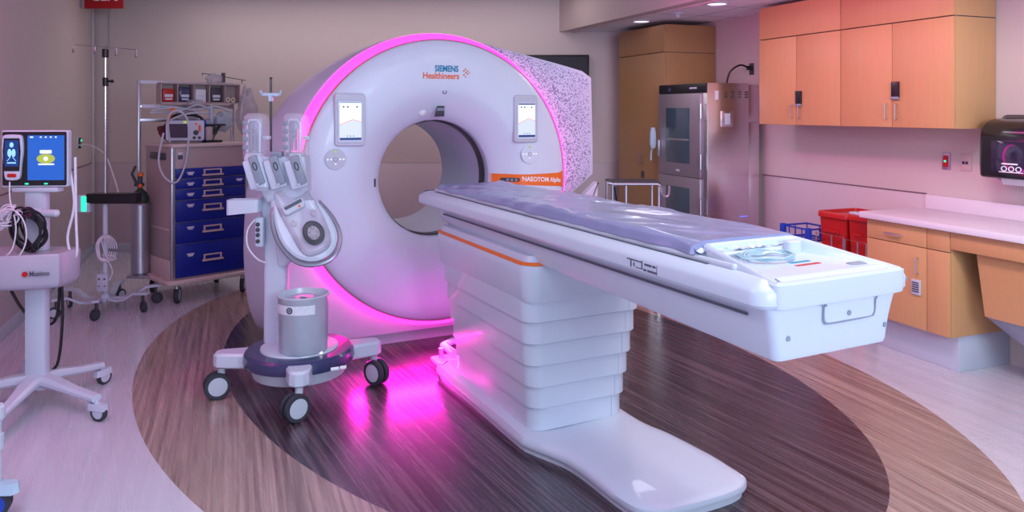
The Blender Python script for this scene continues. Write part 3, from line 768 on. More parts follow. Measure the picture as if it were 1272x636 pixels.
b = B(J); b.box(-.24, -.14, .07, .11, 1.685, 1.705, .008); b.box(-.20, -.18, .065, .115, 1.655, 1.69, .006); b.tube([(-.24, .09, 1.695), (-.25, .08, 1.72)], .006, 6); b.tube([(-.14, .09, 1.695), (-.13, .08, 1.72)], .006, 6); part('bag_hook', b, M['gown'], inj, 'pale blue hook')
# bucket
BKF = frame(-1.155, 4.235, 0, .281)
bk = thing('waste_bucket', 'grey waste bucket with a clear liner standing on the injector base', 'bucket', BKF)
b = B(BKF); b.lathe([(.124, .0), (.130, .004), (.137, .30), (.142, .303), (.142, .311), (.134, .312), (.130, .30), (.110, .02), (.10, .018)], 40); part('bucket_body', b, M['bucket'], bk, ang=60)
b = B(BKF); b.grid(lambda a, t: ((.1375 + .001) * math.cos(-2.75 + a * 1.9), .1385 * math.sin(-2.75 + a * 1.9), .222 + .05 * t), 20, 1); lb = part('label_strip', b, M['label'], bk, 'white printed label strip')
b = B(BKF); b.lathe([(.010, 0), (.018, 0), (.018, .002), (.010, .002)], 20, RZ(math.degrees(-1.85) + 90) @ T(0, -.1392, .247) @ RX(90), False, False)
b.lathe([(.006, 0), (.006, .002)], 12, RZ(math.degrees(-1.85) + 90) @ T(0, -.1392, .247) @ RX(90)); part('emblem', b, M['dprint'], lb)
b = B(BKF); b.lathe([(.02, .285), (.07, .295), (.11, .28), (.115, .25)], 24, T(0, 0, 0), False, False); part('liner', b, M['clear2'], bk)

# ------------------------------------------------------------------ monitor on its roll stand (left foreground)
S = frame(-2.575, 4.15, 0)
st = thing('monitor_stand', 'white roll stand column carrying a blue screen monitor by the left wall', 'roll stand', S)
b = B(S); b.box(-.055, .055, -.03, .03, .09, 1.22, .012); part('column', b, M['white'], st)
for k, (x, y) in enumerate(((.43, -.20), (.18, .32), (.08, -.44), (-.38, -.12), (-.26, .30))):
    d = Vector((x, y)).normalized(); n = Vector((-d.y, d.x))
    cs = []
    for t, z, ww, hh in ((0, .155, .055, .03), (.3, .15, .045, .026), (.65, .13, .032, .02), (1, .118, .028, .018)):
        c = Vector((x, y)) * t
        cs.append([(c.x + n.x * ww * a, c.y + n.y * ww * a, z + hh * e) for a, e in ((-1, -.4), (-.7, -1), (.7, -1), (1, -.4), (1, .3), (.6, .9), (-.6, .9), (-1, .3))])
    b = B(S); b.rings(cs); lg = part('leg', b, M['white'], st)
    caster(lg, S, x, y, .046, math.degrees(math.atan2(y, x)) + 190, M['rubber'], M['lgrey'], fork=M['white'], top=.11, hood=True)
b = B(S); b.tube([(-.32, -.02, 1.045), (.13, -.05, 1.052)], .021, 12); b.ball(.13, -.05, 1.052, .021); b.box(-.05, .05, -.05, .03, 1.02, 1.08, .01); part('handle_bar', b, M['lgrey'], st)
b = B(S); b.stack([(p.x, p.y) for p in catmull([(-.40, -.16, 0), (-.1, -.21, 0), (.165, -.15, 0), (.20, -.11, 0), (.205, .05, 0), (.1, .09, 0), (-.35, .09, 0), (-.41, .02, 0)], 5)], [(.03, .665), (.008, .68), (0, .70), (0, .84), (.006, .85), (.012, .85)]); bx = part('storage_box', b, M['boxgrey'], st, 'grey translucent storage box')
b = B(S); b.box(.2, .208, -.045, -.03, .70, .83, .003); part('pink_strip', b, M['led'], bx, 'glowing pink reflection strip') if False else part('edge_reflection', b, mat('pink_reflection_paint', (.85, .03, .35), .3), bx, 'pink reflection painted on the box edge')  # pink coloured strip stands in for light reflected along the box edge
b = text_b('Masimo', .036, S, T(.120, -.178, .755) @ RZ(14) @ RX(90), ext=.001, sx=.85, off=.0006); part('lettering', b, M['dprint'], bx, 'dark lettering')
b = B(S); b.lathe([(.014, 0), (.014, .002)], 20, T(.055, -.194, .755) @ RZ(14) @ RX(90)); part('emblem', b, M['signred'], bx, 'round red emblem')
b = B(S); b.box(-.26, -.12, -.24, -.17, .655, .70, .01); part('cable_clip', b, M['white'], bx)
b = B(S); b.box(-.045, .05, -.038, .026, 1.06, 1.225, .008); b.box(-.11, .14, -.05, .01, 1.165, 1.19, .006); part('mount_neck', b, M['lgrey'], st)
# monitor
MO_ = S @ T(.012, -.05, 1.345) @ RZ(4) @ Matrix.Scale(.86, 4, (1, 0, 0))
mon = thing('patient_monitor', 'wide black framed monitor with a bright blue screen on the roll stand', 'monitor', MO_, 0, 0, -.155)
mF = MO_ @ RX(90)
b = B(mF); b.prism(rrect(-.195, .205, -.152, .152, .012), -.04, .0, .004); part('casing', b, M['white'], mon)
b = B(mF); b.prism(rrect(-.187, .197, -.144, .144, .008), -.001, .004, .001); part('front_bezel', b, M['black'], mon, 'glossy black bezel')
b = B(mF); b.prism(rrect(-.035, .185, -.115, .125, .003), .004, .006); sc = part('screen', b, M['scrb'], mon, 'lit blue screen')
b = B(mF); b.prism(ellipse(.075, .0, .055, .026, 24), .0062, .0068); part('screen_graphic', b, M['scry'], sc, 'yellow green glow')
b = B(mF); b.prism(ellipse(.075, .0, .014, .012, 16), .007, .0076); b.box(.03, .125, -.034, -.026, .006, .0072); b.box(.04, .11, .028, .046, .006, .0072, .002)
for x in (.0, .01, .06, .09, .12, .15): b.box(x - .02, x - .010, .112, .119, .006, .0072)
part('screen_caption', b, M['scrw'], sc)
for x in (-.04, .075):
    b = B(mF); b.prism(ellipse(x, -.134, .012, .004, 12), .004, .006); part('indicator', b, M['green'], mon, 'green light')
# handheld device docked on the monitor
HH = mF @ T(-.118, .01, .0)
hh = thing('handheld_monitor', 'handheld monitor with white frame and dark blue body display docked left of the blue screen', 'monitor', HH @ RX(-90), 0, 0, -.12)
P_ = [(p.x, p.y) for p in catmull([(-.058, .10, 0), (-.04, .118, 0), (.04, .118, 0), (.058, .10, 0), (.062, .03, 0), (.052, -.04, 0), (.046, -.10, 0), (.03, -.122, 0), (-.03, -.122, 0), (-.046, -.10, 0), (-.052, -.04, 0), (-.062, .03, 0)], 4)]
b = B(HH); b.stack(P_, [(0, .003), (0, .018), (.004, .022)]); part('frame', b, M['white'], hh)
b = B(HH); b.prism([(-.046, -.075), (.046, -.075), (.053, .03), (.046, .10), (-.046, .10), (-.053, .03)], .022, .0235); part('glass', b, M['black'], hh)
b = B(HH); b.prism(rrect(-.040, .042, -.05, .09, .003), .0236, .0242); sc = part('screen', b, M['scrd'], hh, 'dark blue screen')
b = B(HH); b.prism(ellipse(0, .065, .012, .014, 16), .0243, .0248); b.prism(ellipse(-.012, .022, .012, .022, 16), .0243, .0248); b.prism(ellipse(.012, .022, .012, .022, 16), .0243, .0248)
b.box(-.026, .026, -.034, -.027, .0243, .0248)
for x0, x1, y0, y1 in ((-.006, -.026, .0, -.02), (.006, .026, .0, -.02)): b.tube([(x0, y0, .0245), (x1, y1, .0245)], .0016, 5)
part('screen_figure', b, mat('screen_figure', (.1, .1, .1), .3, emit=(.25, .6, 1), estr=1.3), sc)
b = B(HH); b.prism(rrect(-.028, .028, -.108, -.088, .009), .022, .026, .002); part('red_button', b, M['red'], hh, 'red button pair')
# cables on the stand
def coil(b, c, rx, rz, turns, r, tilt=0, jitter=.01, n=26, dy=.004, m=None):
    pts = []
    for i in range(int(n * turns)):
        a = 2 * pi * i / n; k = 1 + jitter * noise.noise(Vector((i * .13, c[0], 2))) * 6
        pts.append((c[0] + rx * k * math.cos(a) + tilt * math.sin(a) * rz, c[1] - dy * i / n + .006 * math.sin(i), c[2] + rz * k * math.sin(a)))
    b.tube(pts, r, 6, m=m)
b = B(S)
rr_ = random.Random(3)
for k in range(8):
    cx, cz = .02 + rr_.uniform(-.012, .012), .975 + rr_.uniform(-.02, .02); rx, rz = .075 + rr_.uniform(-.02, .006), .10 + rr_.uniform(-.022, .006); dy = -.065 - .011 * k
    b.tube([(cx + rx * math.cos(q) + .012 * math.sin(2 * q + k), dy + .004 * math.sin(3 * q), cz + rz * math.sin(q) - .02 * math.cos(q)) for q in [i * 2 * pi / 30 for i in range(30)]], .0062, 6, True)
solo('cable_coil', b, M['black'], 'black cable coiled over the handle bar of the monitor stand', 'cable', S, .02, -.07, .86)
b = B(S)
for k in range(7):
    cx, cz = -.085 + rr_.uniform(-.02, .02), 1.03 + rr_.uniform(-.02, .02); rx, rz = .028 + rr_.uniform(0, .03), .035 + rr_.uniform(0, .03); dy = -.10 - .006 * k
    b.tube([(cx + rx * math.cos(q) + .01 * math.sin(2 * q + k), dy, cz + rz * math.sin(q + k * .5)) for q in [i * 2 * pi / 22 for i in range(22)]], .0036, 6, True)
b.tube([(-.05 + .095 * math.cos(q), -.165, .955 + .135 * math.sin(q)) for q in [i * 2 * pi / 36 for i in range(36)]], .0036, 6, True)
b.tube(catmull([(-.085, -.10, 1.225), (-.07, -.12, 1.13), (-.02, -.15, 1.0), (-.03, -.165, .88), (-.09, -.165, .83)], 8, False), .0036, 6)
b.box(-.10, -.065, -.175, -.155, .77, .85, .006)
solo('sensor_cable', b, M['cable'], 'thin white sensor cable tangled in loops beside the black coil', 'cable', S, -.14, -.1, .75)
b = B(S); b.tube(catmull([(.17, -.0, 1.32), (.20, .0, 1.1), (.165, .0, .93), (.175, .0, .84), (.195, .0, .80), (.215, .0, .84), (.21, .0, 1.0), (.205, .0, 1.35)], 8, False), .007, 8)
solo('white_hose', b, M['cable'], 'white hose looped down behind the monitor to the right of the stand', 'hose', S, .19, 0, .8)
b = B(S); b.tube(catmull([(-.20, .05, .66), (-.12, .05, .52), (-.06, .07, .45), (.02, .09, .42), (.075, .06, .50), (.09, .05, .66)], 8, False), .008, 8)
b.tube(catmull([(.10, .05, .70), (.10, .06, .45), (.06, .08, .2), (-.02, .09, .18), (-.03, .1, .30), (-.04, .1, .5), (-.1, .1, .6)], 8, False), .008, 8)
solo('power_cable', b, M['black'], 'black power cables hanging below the storage box of the monitor stand', 'cable', S, 0, .05, .2)
# cream wall charger on the IV pole side
# ------------------------------------------------------------------ IV pole by the left corner
V = frame(-3.27, 6.15, 0)
iv = thing('iv_pole', 'chrome and white IV pole on a low wheeled base by the left corner', 'IV pole', V)
b = B(V); b.cyl(0, 0, .09, .86, .020, 16); part('lower_tube', b, M['white'], iv)
b = B(V); b.cyl(0, 0, .86, 2.08, .013, 14); part('upper_tube', b, M['chrome'], iv)
for z0, z1, r_ in ((2.03, 2.10, .025), (1.80, 1.87, .022)):
    b = B(V); b.cyl(0, 0, z0, z1, r_, 16, .005); part('collar', b, M['black'], iv)
b = B(V); b.tube([(.02, 0, 1.84), (.055, -.01, 1.84)], .008, 8); b.ball(.06, -.01, 1.84, .014); part('knob', b, M['black'], iv)
for x, dx in ((-.235, 1), (-.055, 1), (.12, -1), (.235, -1)):
    pass
b = B(V); b.tube([(-.235, -.03, 2.13), (.0, 0, 2.115), (.235, .03, 2.095)], .004, 8); hb = part('hook_bar', b, M['chrome'], iv)
for x, z in ((-.235, 2.13), (-.075, 2.12), (.085, 2.11), (.235, 2.095)):
    b = B(V); b.tube([(x, x * .13, z), (x - .004, x * .13, z - .03), (x, x * .13 - .01, z - .06)], [.004, .006, .010], 8); part('hook', b, M['alu'], hb)
b = B(V); b.cyl(0, 0, .07, .13, .035, 16, .01); part('base_hub', b, M['white'], iv)
for x, y in ((-.24, -.26), (.09, -.30), (.33, -.06), (.30, .22), (-.06, .34), (-.33, .08)):
    d = Vector((x, y)); a = math.degrees(math.atan2(y, x)); L_ = d.length
    cs = [[(t, ww, z - .012), (t, -ww, z - .012), (t, -ww, z + .006), (t, ww, z + .006)] for t, z, ww in ((0, .10, .02), (L_ * .35, .085, .024), (L_ * .55, .10, .022), (L_ * .8, .15, .022), (L_ * 1.12, .152, .026))]
    b = B(V); b.rings(cs, m=RZ(a)); lg = part('leg', b, M['white'], iv)
    caster(lg, V, x, y, .045, a + 150, M['rubber'], M['dgrey'] if x > 0 else M['lgrey'], fork=M['dgrey'], top=.14)
b = B(V); b.box(-.20, -.10, -.05, .01, .79, .93, .01); cg = part('charger', b, M['white'], iv, 'white clamp charger with green light')
b = B(V); b.box(-.165, -.125, -.056, -.048, .80, .92, .003); part('green_light', b, M['green'], cg, 'green glow')
b = B(V); b.stack([(-.13, -.05), (.0, -.06), (.14, -.05), (.26, -.03), (.27, .05), (.1, .07), (-.12, .05)], [(.01, .86), (0, .87), (0, .93), (.01, .94)]); part('black_tray', b, M['black'], iv, 'black clamp tray')
b = B(V)
for k in range(5): coil(b, (.0 + .006 * k, -.03, .50), .035 + .012 * k, .085 + .006 * k, 1, .0045, jitter=.02)
b.tube(catmull([(.02, -.03, .42), (.06, -.03, .36), (.07, -.03, .30), (.04, -.03, .24), (.02, -.03, .26)], 6, False), .0045, 6); b.tube(catmull([(-.02, -.03, .58), (.03, -.045, .44), (.09, -.045, .41), (.10, -.045, .44), (.0, -.045, .45)], 6, False), .0045, 6)
solo('cord_bundle', b, M['cable'], 'white power cord bundled in loops on the IV pole', 'cord', V, 0, -.03, .3)
b = B(V); b.box(-.045, .045, -.055, -.02, .16, .30, .008); ps = solo('power_adapter', b, M['white'], 'white multi socket power adapter clipped low on the IV pole', 'power adapter', V, 0, -.035, .16)
b = B(V)
for x in (-.022, .022): b.box(x - .008, x + .008, -.057, -.054, .255, .267); b.box(x - .006, x + .006, -.057, -.054, .20, .21)
part('socket', b, M['dgrey'], ps)

# ------------------------------------------------------------------ crash cart
K = frame(-2.80, 6.30, 45)
ct = thing('crash_cart', 'tall medical supply cart with blue drawers beside the left corner', 'medical cart', K, .32, .29, 0)
b = B(K); b.box(0, .64, .0, .59, .20, 1.30, .012); part('cabinet', b, M['cart'], ct)
b = B(K); b.box(-.015, .655, -.02, .60, 1.295, 1.325, .01); part('cart_top', b, M['cartlip'], ct)
b = B(K); b.stack(rrect(-.06, .70, -.06, .64, .06, 5), [(.01, .165), (0, .175), (0, .195), (.01, .205)]); part('bumper', b, M['cartlip'], ct)
b = B(K); b.box(-.012, .022, -.014, .02, .20, 1.30, .008); b.box(.625, .65, -.014, .02, .20, 1.30, .008); part('corner_post', b, M['alu'], ct)
zd = [1.125, 1.037, .949, .857, .674, .493, .214]
for i in range(6):
    b = B(K); b.box(.026, .622, -.016, .01, zd[i + 1] + .004, zd[i] - .003, .003); dr = part('drawer', b, M['blue'], ct, 'blue drawer front')
    zc = (zd[i] + zd[i + 1]) / 2 + (.0 if i < 3 else .02)
    if i == 5: zc = .36
    b = B(K); x0, x1 = .24, .42
    b.box(x0, x1, -.042, -.016, zc - .028, zc - .012, .004); b.box(x0 + .012, x0 + .026, -.032, -.016, zc - .02, zc + .028, .004); b.box(x1 - .026, x1 - .012, -.032, -.016, zc - .02, zc + .028, .004); b.box(x0 + .012, x1 - .012, -.030, -.016, zc + .018, zc + .03, .003)
    part('drawer_handle', b, M['cartlip'], dr)
    b = B(K); zl = zd[i] - (.045 if i < 4 else .05) if i < 5 else .40
    b.box(.115, .175, -.018, -.0155, zl, zl + .012); b.box(.125, .165, -.018, -.0155, zl - .014, zl); part('drawer_label', b, M['label'], dr, 'small white label')
b = B(K); b.box(.54, .60, -.018, -.0155, 1.0, 1.012); b.box(.55, .59, -.018, -.0155, .99, 1.0); part('drawer_label', b, M['label'], ct, 'small white label')
b = B(K); b.box(.045, .085, -.006, .0, 1.20, 1.24, .002); part('lock_tag', b, M['dprint'], ct); b = B(K); b.box(.045, .085, -.007, .0, 1.235, 1.255, .002); part('lock_tag', b, M['label'], ct)
b = B(K); b.box(-.016, .0, .12, .46, 1.19, 1.25, .01); part('side_handle', b, M['dgrey'], ct)
b = B(K); b.box(-.006, .0, .05, .55, .60, .62, .002); part('side_rail', b, M['cartlip'], ct)
b = B(K); b.box(-.014, .0, .02, .57, .20, .36, .006); part('side_skirt', b, M['cartlip'], ct)
for x, y in ((.05, .03), (.62, .03), (.05, .56), (.62, .56)):
    caster(ct, K, x, y, .068, 235, M['rubber'], M['lgrey'], fork=M['alu'], top=.17)
# rack on the cart
b = B(K)
for x in (-.045, .80): b.box(x - .013, x + .013, .605, .635, .22, 1.87, .003)
b.box(-.045, .80, .61, .63, 1.845, 1.87, .003)
rk = part('rack_frame', b, M['alu'], ct)
for z in (1.64, 1.52):
    b = B(K); b.box(-.045, .80, .595, .605, z - .016, z + .016, .003); part('rack_rail', b, M['alu'], rk)
b = B(K); b.box(-.05, .10, .585, .603, 1.84, 1.87, .002); b.box(-.03, .12, .585, .596, 1.625, 1.66, .002); part('rail_label', b, M['label'], rk)
# bin tray with its five bins
bt_ = thing('bin_organizer', 'clear bin organizer with five tilting bins on top of the cart rack', 'organizer', K, .45, .56, 1.67)
b = B(K)
b.box(.10, .82, .60, .615, 1.67, 1.85); b.box(.10, .82, .50, .615, 1.665, 1.68); b.box(.10, .82, .50, .615, 1.842, 1.856)
for i in range(6): x = .10 + i * .144; b.box(x - .004, x + .004, .50, .61, 1.67, 1.85)
part('organizer_frame', b, M['cart'], bt_)
for i, (nm, mm, lab) in enumerate((('supply_pack', 'red', 'red plastic pack in the leftmost bin of the organizer'), ('supply_pack', 'navy', 'dark blue pack in the second bin of the organizer'), ('supply_pack', 'paper', 'stack of white packets in the middle bin of the organizer'), ('supply_pack', 'dgrey', 'dark pack with white label in the fourth bin of the organizer'))):
    x = .105 + i * .144
    F_ = K
    b = B(K); b.box(x + .02, x + .118, .53, .59, 1.682, 1.80 + .02 * (i % 2), .008, seg=2); o = solo(nm, b, M[mm], lab, 'supply pack', K, x + .07, .56, 1.68, 'packs in the bin organizer')
    b = B(K); b.box(x + .04, x + .10, .527, .531, 1.70, 1.715); b.box(x + .035, x + .105, .527, .531, 1.725, 1.75); part('pack_label', b, M['label'], o, 'white label')
for k, dx in enumerate((0, .048)):
    b = B(K); b.lathe([(.010, 0), (.023, 0), (.023, .06), (.010, .06)], 20, T(.715 + dx, .58, 1.7065) @ RX(90), False, False)
    b.lathe([(.010, 0), (.010, .06)], 20, T(.715 + dx, .58, 1.7065) @ RX(90), False, False)
    solo('tape_roll', b, M['tan'], ('left tape roll of the pair in the last organizer bin', 'right tape roll of the pair in the last organizer bin')[k], 'tape roll', K, .715 + dx, .56, 1.683, 'tape rolls in the organizer')
# defibrillator
DF = frame(-2.83, 6.62, 8, 1.325)
df = thing('defibrillator', 'white and blue defibrillator with dark screen on the cart top', 'defibrillator', DF)
b = B(DF); b.box(-.165, .165, -.02, .12, .012, .20, .022, seg=3); part('casing', b, M['blue'], df, 'blue casing')
b = B(DF); b.prism(rrect(-.15, .165, .02, .195, .02), .02, .035, .004, RX(90)); part('front_panel', b, M['white'], df)
b = B(DF); b.prism(rrect(-.125, .045, .045, .165, .006), .034, .038, 0, RX(90)); part('screen', b, M['scrg'], df, 'dark screen')
b = B(DF); b.lathe([(.022, .035), (.020, .05), (.01, .052)], 20, RX(90) @ T(.10, .09, 0)); b.lathe([(.013, .035), (.012, .042)], 16, RX(90) @ T(.085, .045, 0)); b.lathe([(.013, .035), (.012, .042)], 16, RX(90) @ T(.128, .045, 0)); part('dial', b, M['dgrey'], df)
b = B(DF); b.box(-.005, .045, -.042, -.035, .172, .19, .002); part('green_tag', b, M['scry'], df, 'lime green tag')
b = B(DF); b.prism(ellipse(.10, .165, .009, .009, 12), .035, .04, 0, RX(90)); b.prism(rrect(.12, .14, .10, .155, .006), .035, .039, 0, RX(90)); part('orange_keys', b, M['oprint'], df)
b = B(DF); b.tube(catmull([(-.14, .05, .19), (-.1, .05, .235), (.0, .05, .245), (.10, .05, .23), (.14, .05, .19)], 5, False), .014, 8); part('handle', b, M['black'], df)
b = B(DF); b.box(.165, .215, .0, .08, .02, .14, .012); part('side_module', b, M['cart'], df)
# clutter on the cart
b = B(K); b.tube(catmull([(.02, .10, 1.34), (-.03, .0, 1.55), (.04, -.03, 1.60), (.12, -.03, 1.5), (.10, -.04, 1.2), (.02, -.05, 1.02), (-.07, -.03, 1.06), (-.10, .02, 1.2), (-.05, .05, 1.42)], 8, False), .008, 8)
solo('grey_hose', b, M['lgrey'], 'grey hose looping over the left front corner of the cart', 'hose', K, .02, 0, 1.0)
b = B(K); b.lathe([(.011, 0), (.014, .1), (.012, .14)], 12, T(.05, .25, 1.50) @ RY(25)); solo('orange_handle', b, M['orange'], 'short orange handle leaning beside the defibrillator', 'handle', K, .05, .25, 1.5)
b = B(K); b.tube(catmull([(-.0, .45, 1.60), (.15, .40, 1.63), (.35, .38, 1.61), (.55, .42, 1.64), (.7, .45, 1.60)], 6, False), .010, 8); b.tube(catmull([(-.02, .42, 1.585), (.2, .36, 1.60), (.35, .34, 1.655), (.5, .36, 1.60)], 6, False), .007, 8); b.tube(catmull([(.05, .30, 1.50), (.2, .25, 1.57), (.4, .25, 1.58), (.55, .28, 1.52)], 6, False), .008, 8)
solo('instrument_tubes', b, M['lgrey'], 'pale tubes lying across the rack above the defibrillator', 'tubes', K, .35, .4, 1.5)
def crumple(cx, cy, cz, rx, ry, rz, F, seed, top=1):
    b = B(F); pr = []
    n = 26; k = 18
    for i in range(k + 1):
        a = pi * i / k; ring = []
        for j in range(n):
            t = 2 * pi * j / n
            d = Vector((math.sin(a) * math.cos(t), math.sin(a) * math.sin(t), -math.cos(a)))
            q = 1 + .38 * noise.noise(d * 2.2 + Vector((seed, 0, 0))) + .14 * noise.noise(d * 6 + Vector((0, seed, 0)))
            ring.append((cx + d.x * rx * q, cy + d.y * ry * q, cz + d.z * rz * q))
        pr.append(ring)
    b.rings(pr)
    return b
b = crumple(.40, .50, 1.665, .10, .05, .035, K, 3); solo('plastic_wrap', b, M['bag'], 'crumpled pale plastic wrap on the rack rail under the bins', 'plastic wrap', K, .4, .5, 1.63)
b = crumple(.90, .52, 1.60, .09, .07, .21, K, 9); solo('plastic_bag', b, M['bag'], 'clear mauve plastic bag hanging at the right end of the rack', 'plastic bag', K, .9, .52, 1.4)
b = crumple(.62, .60, 1.90, .08, .04, .05, K, 15); solo('plastic_packet', b, M['bag'], 'clear packet lying on top of the bin organizer', 'packet', K, .62, .6, 1.856)
b = crumple(.16, .47, 1.42, .09, .07, .075, K, 21); solo('red_pouch', b, mat('dark_red_fabric', (.12, .02, .02), .7), 'dark red pouch behind the defibrillator on the left of the cart', 'pouch', K, .16, .47, 1.34)
b = crumple(.50, .50, 1.42, .09, .06, .085, K, 31); solo('equipment_bag', b, M['dgrey'], 'dark equipment bag behind the defibrillator on the cart', 'bag', K, .5, .5, 1.335)
b = B(K); b.box(.35, .50, .16, .26, 1.325, 1.345, .005); b.tube([(.42, .2, 1.34), (.45, .2, 1.42), (.40, .2, 1.47)], .014, 8); b.tube([(.45, .2, 1.42), (.50, .2, 1.48)], .014, 8); b.box(.36, .53, .16, .24, 1.47, 1.485, .004)
solo('probe_holder', b, M['black'], 'black folding holder stand at the right of the defibrillator', 'holder', K, .43, .2, 1.325)
b = B(K); b.cyl(.42, .21, 1.487, 1.62, .020, 16); b.cyl(.42, .21, 1.60, 1.66, .010, 12); b.box(.36, .40, .18, .24, 1.486, 1.52, .006); b.box(.46, .52, .18, .24, 1.486, 1.55, .006)
solo('suction_canister', b, M['clear2'], 'clear canister with narrow neck standing on the black holder', 'canister', K, .42, .21, 1.487)
b = B(K); b.tube([(.50, .59, 1.95), (.66, .59, 1.93), (.92, .59, 1.895)], .004, 6); b.cyl(.70, .59, 1.87, 1.96, .018, 12); b.tube([(.50, .59, 1.95), (.50, .58, 1.93)], .004, 6); b.tube([(.88, .59, 1.90), (.885, .585, 1.86)], .004, 6)
part('rack_hook_bar', b, M['dgrey'], ct)
b = crumple(.33, .54, 1.55, .10, .04, .06, K, 41); solo('clear_pouch', b, M['bag'], 'clear pouch of supplies wedged behind the rack rails', 'pouch', K, .33, .54, 1.5)
b = crumple(.66, .50, 1.50, .09, .06, .09, K, 51); solo('clear_pouch', b, M['clear2'], 'bluish clear pouch right of the canister on the rack', 'pouch', K, .66, .5, 1.42)
# oxygen cylinder
OX = frame(-3.19, 6.56, 0)
ox = thing('oxygen_cylinder', 'silver oxygen cylinder with dark green shoulder clamped to the cart side', 'gas cylinder', OX, 0, 0, .20)
b = B(OX); b.cyl(0, 0, .20, .83, .072, 28, .02); part('cylinder_body', b, M['alu'], ox)
b = B(OX); b.lathe([(.0725, .825), (.073, .86), (.055, .90), (.02, .935), (.018, .95)], 28); part('shoulder', b, mat('dark_green_paint', (.02, .05, .035), .4), ox, 'dark green shoulder')
b = B(OX); b.cyl(0, 0, .94, 1.04, .020, 14, .004); b.box(-.045, .03, -.02, .02, .955, .985, .005); b.tube([(-.03, 0, .98), (-.06, -.02, 1.06), (-.03, -.02, 1.13)], .012, 8); rg = part('regulator', b, M['dgrey'], ox)
b = B(OX); b.cyl(.01, -.01, 1.04, 1.075, .022, 14, .006); b.ball(.015, -.025, .96, .018); part('valve_knob', b, M['orange'], rg, 'orange valve')
b = B(OX); b.box(-.08, .11, -.08, .08, .18, .20, .004); b.box(-.083, .083, -.083, .083, .80, .815, .003) ; part('bracket', b, M['alu'], ox)

# crash cart sign
SG = frame(-4.50, 8.0, 0, 2.672)
sg = thing('hanging_sign', 'red sign with white lettering projecting from the left wall above the corner', 'sign', SG)
b = B(SG); b.box(.03, .435, -.008, .008, 0, .30, .002); part('sign_board', b, M['signred'], sg)
b = B(SG); b.box(-.01, .03, -.015, .015, .005, .31, .003); part('bracket', b, M['alu'], sg, 'aluminium edge bracket')
b = text_b('Cart', .155, SG, T(.235, -.0095, .130) @ RX(90), ext=.001, off=.003); part('lettering', b, M['wprint'], sg, 'white lettering')

# left wall outlet
OL = LW @ T(0, -.86, 1.27) @ RZ(90)       # x along wall, -y into the room
ol = thing('wall_outlet', 'wall outlet with a white plug and green lights right of the blue monitor', 'outlet', OL)
b = B(OL); b.box(-.04, .04, -.008, 0, -.065, .065, .003); part('cover_plate', b, M['white'], ol)
b = B(OL); b.box(-.020, .022, -.03, -.008, -.055, .055, .004); part('socket_block', b, M['black'], ol)
b = B(OL); b.box(-.022, .02, -.036, -.03, .02, .035, .002); b.box(-.022, .02, -.036, -.03, -.03, -.015, .002); part('indicator', b, M['green'], ol, 'green light')
b = B(); b.tube(catmull([(-4.45, 7.86, 1.25), (-4.30, 7.8, 1.25), (-4.05, 7.6, 1.17), (-3.75, 7.2, .98), (-3.45, 6.7, .88), (-3.30, 6.35, .90)], 8, False), .007, 8)
solo('charger_cord', b, M['cable'], 'white cord drooping from the wall outlet to the IV pole', 'cord', I4, -3.9, 7.4, .9)

# wall display
b = B(); b.box(-.35, .87, 8.62, 8.69, 1.50, 2.235, .006)
wd = thing('wall_display', 'black wall mounted display partly hidden behind the scanner', 'display', I4, .26, 8.69, 1.5)
part('casing', b, M['black'], wd)
b = B(); b.box(-.33, .85, 8.617, 8.62, 1.52, 2.215); part('screen', b, M['rubber'], wd, 'dark screen')

# ------------------------------------------------------------------ tall cabinet, fridge
tc_ = thing('tall_cabinet', 'tall brown wooden cabinet standing behind the steel fridge', 'cabinet', W, -.3, 1.18, 0)
b = B(W); b.box(-.585, -.01, .712, 1.63, .10, 2.452, .002); part('body', b, M['wood2'], tc_)
b = B(W); b.box(-.5865, -.585, .72, 1.62, .11, 2.44); b.box(-.586, -.02, .7108, .7125, 2.176, 2.182); part('reveal', b, M['jointd'], tc_)
b = B(W); b.box(-.602, -.585, .714, 1.628, 2.182, 2.45, .002); part('top_panel', b, M['wood2'], tc_)
b = B(W); b.box(-.602, -.585, .714, 1.628, .10, 2.176, .002); dd = part('door', b, M['wood2'], tc_)
for y in (1.165, 1.135):
    b = B(W); b.tube([(-.602, y, 1.15), (-.625, y, 1.15), (-.625, y, 1.06), (-.602, y, 1.06)], .005, 6); part('door_handle', b, M['alu'], dd)
b = B(W); b.box(-.612, -.602, 1.095, 1.145, .92, .985, .003); part('keypad_lock', b, M['dgrey'], dd)
b = B(W); b.box(-.55, -.01, .72, 1.62, .0, .10); part('toe_kick', b, M['dgrey'], tc_)
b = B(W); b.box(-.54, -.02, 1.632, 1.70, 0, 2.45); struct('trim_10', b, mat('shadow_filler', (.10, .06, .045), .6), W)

fr = thing('warming_cabinet', 'stainless steel double door fridge beside the tall brown cabinet', 'fridge', W, -.4, .3, 0)
b = B(W); b.box(-.665, -.22, -.075, .685, .05, 1.85, .004); part('body', b, M['steel'], fr)
b = B(W); b.box(-.22, -.09, -.055, .665, 1.50, 1.84, .004); b.box(-.22, -.09, -.055, .665, .05, 1.50, .004); part('rear_housing', b, M['steel'], fr)
b = B(W); b.box(-.682, -.665, -.075, .685, 1.765, 1.848, .002); hp = part('header_panel', b, M['black'], fr, 'black control header')
b = text_b('STERIS', .032, W, T(-.683, .10, 1.806) @ RZ(-90) @ RX(90), ext=.0008) if False else B(W)
b.box(-.6835, -.682, .06, .17, 1.80, 1.815)
part('header_mark', b, M['lgrey'], hp)
b = B(W); b.lathe([(.02, 0), (.018, .006)], 16, T(-.682, .50, 1.80) @ RY(-90)); part('header_lens', b, M['navy'], hp)
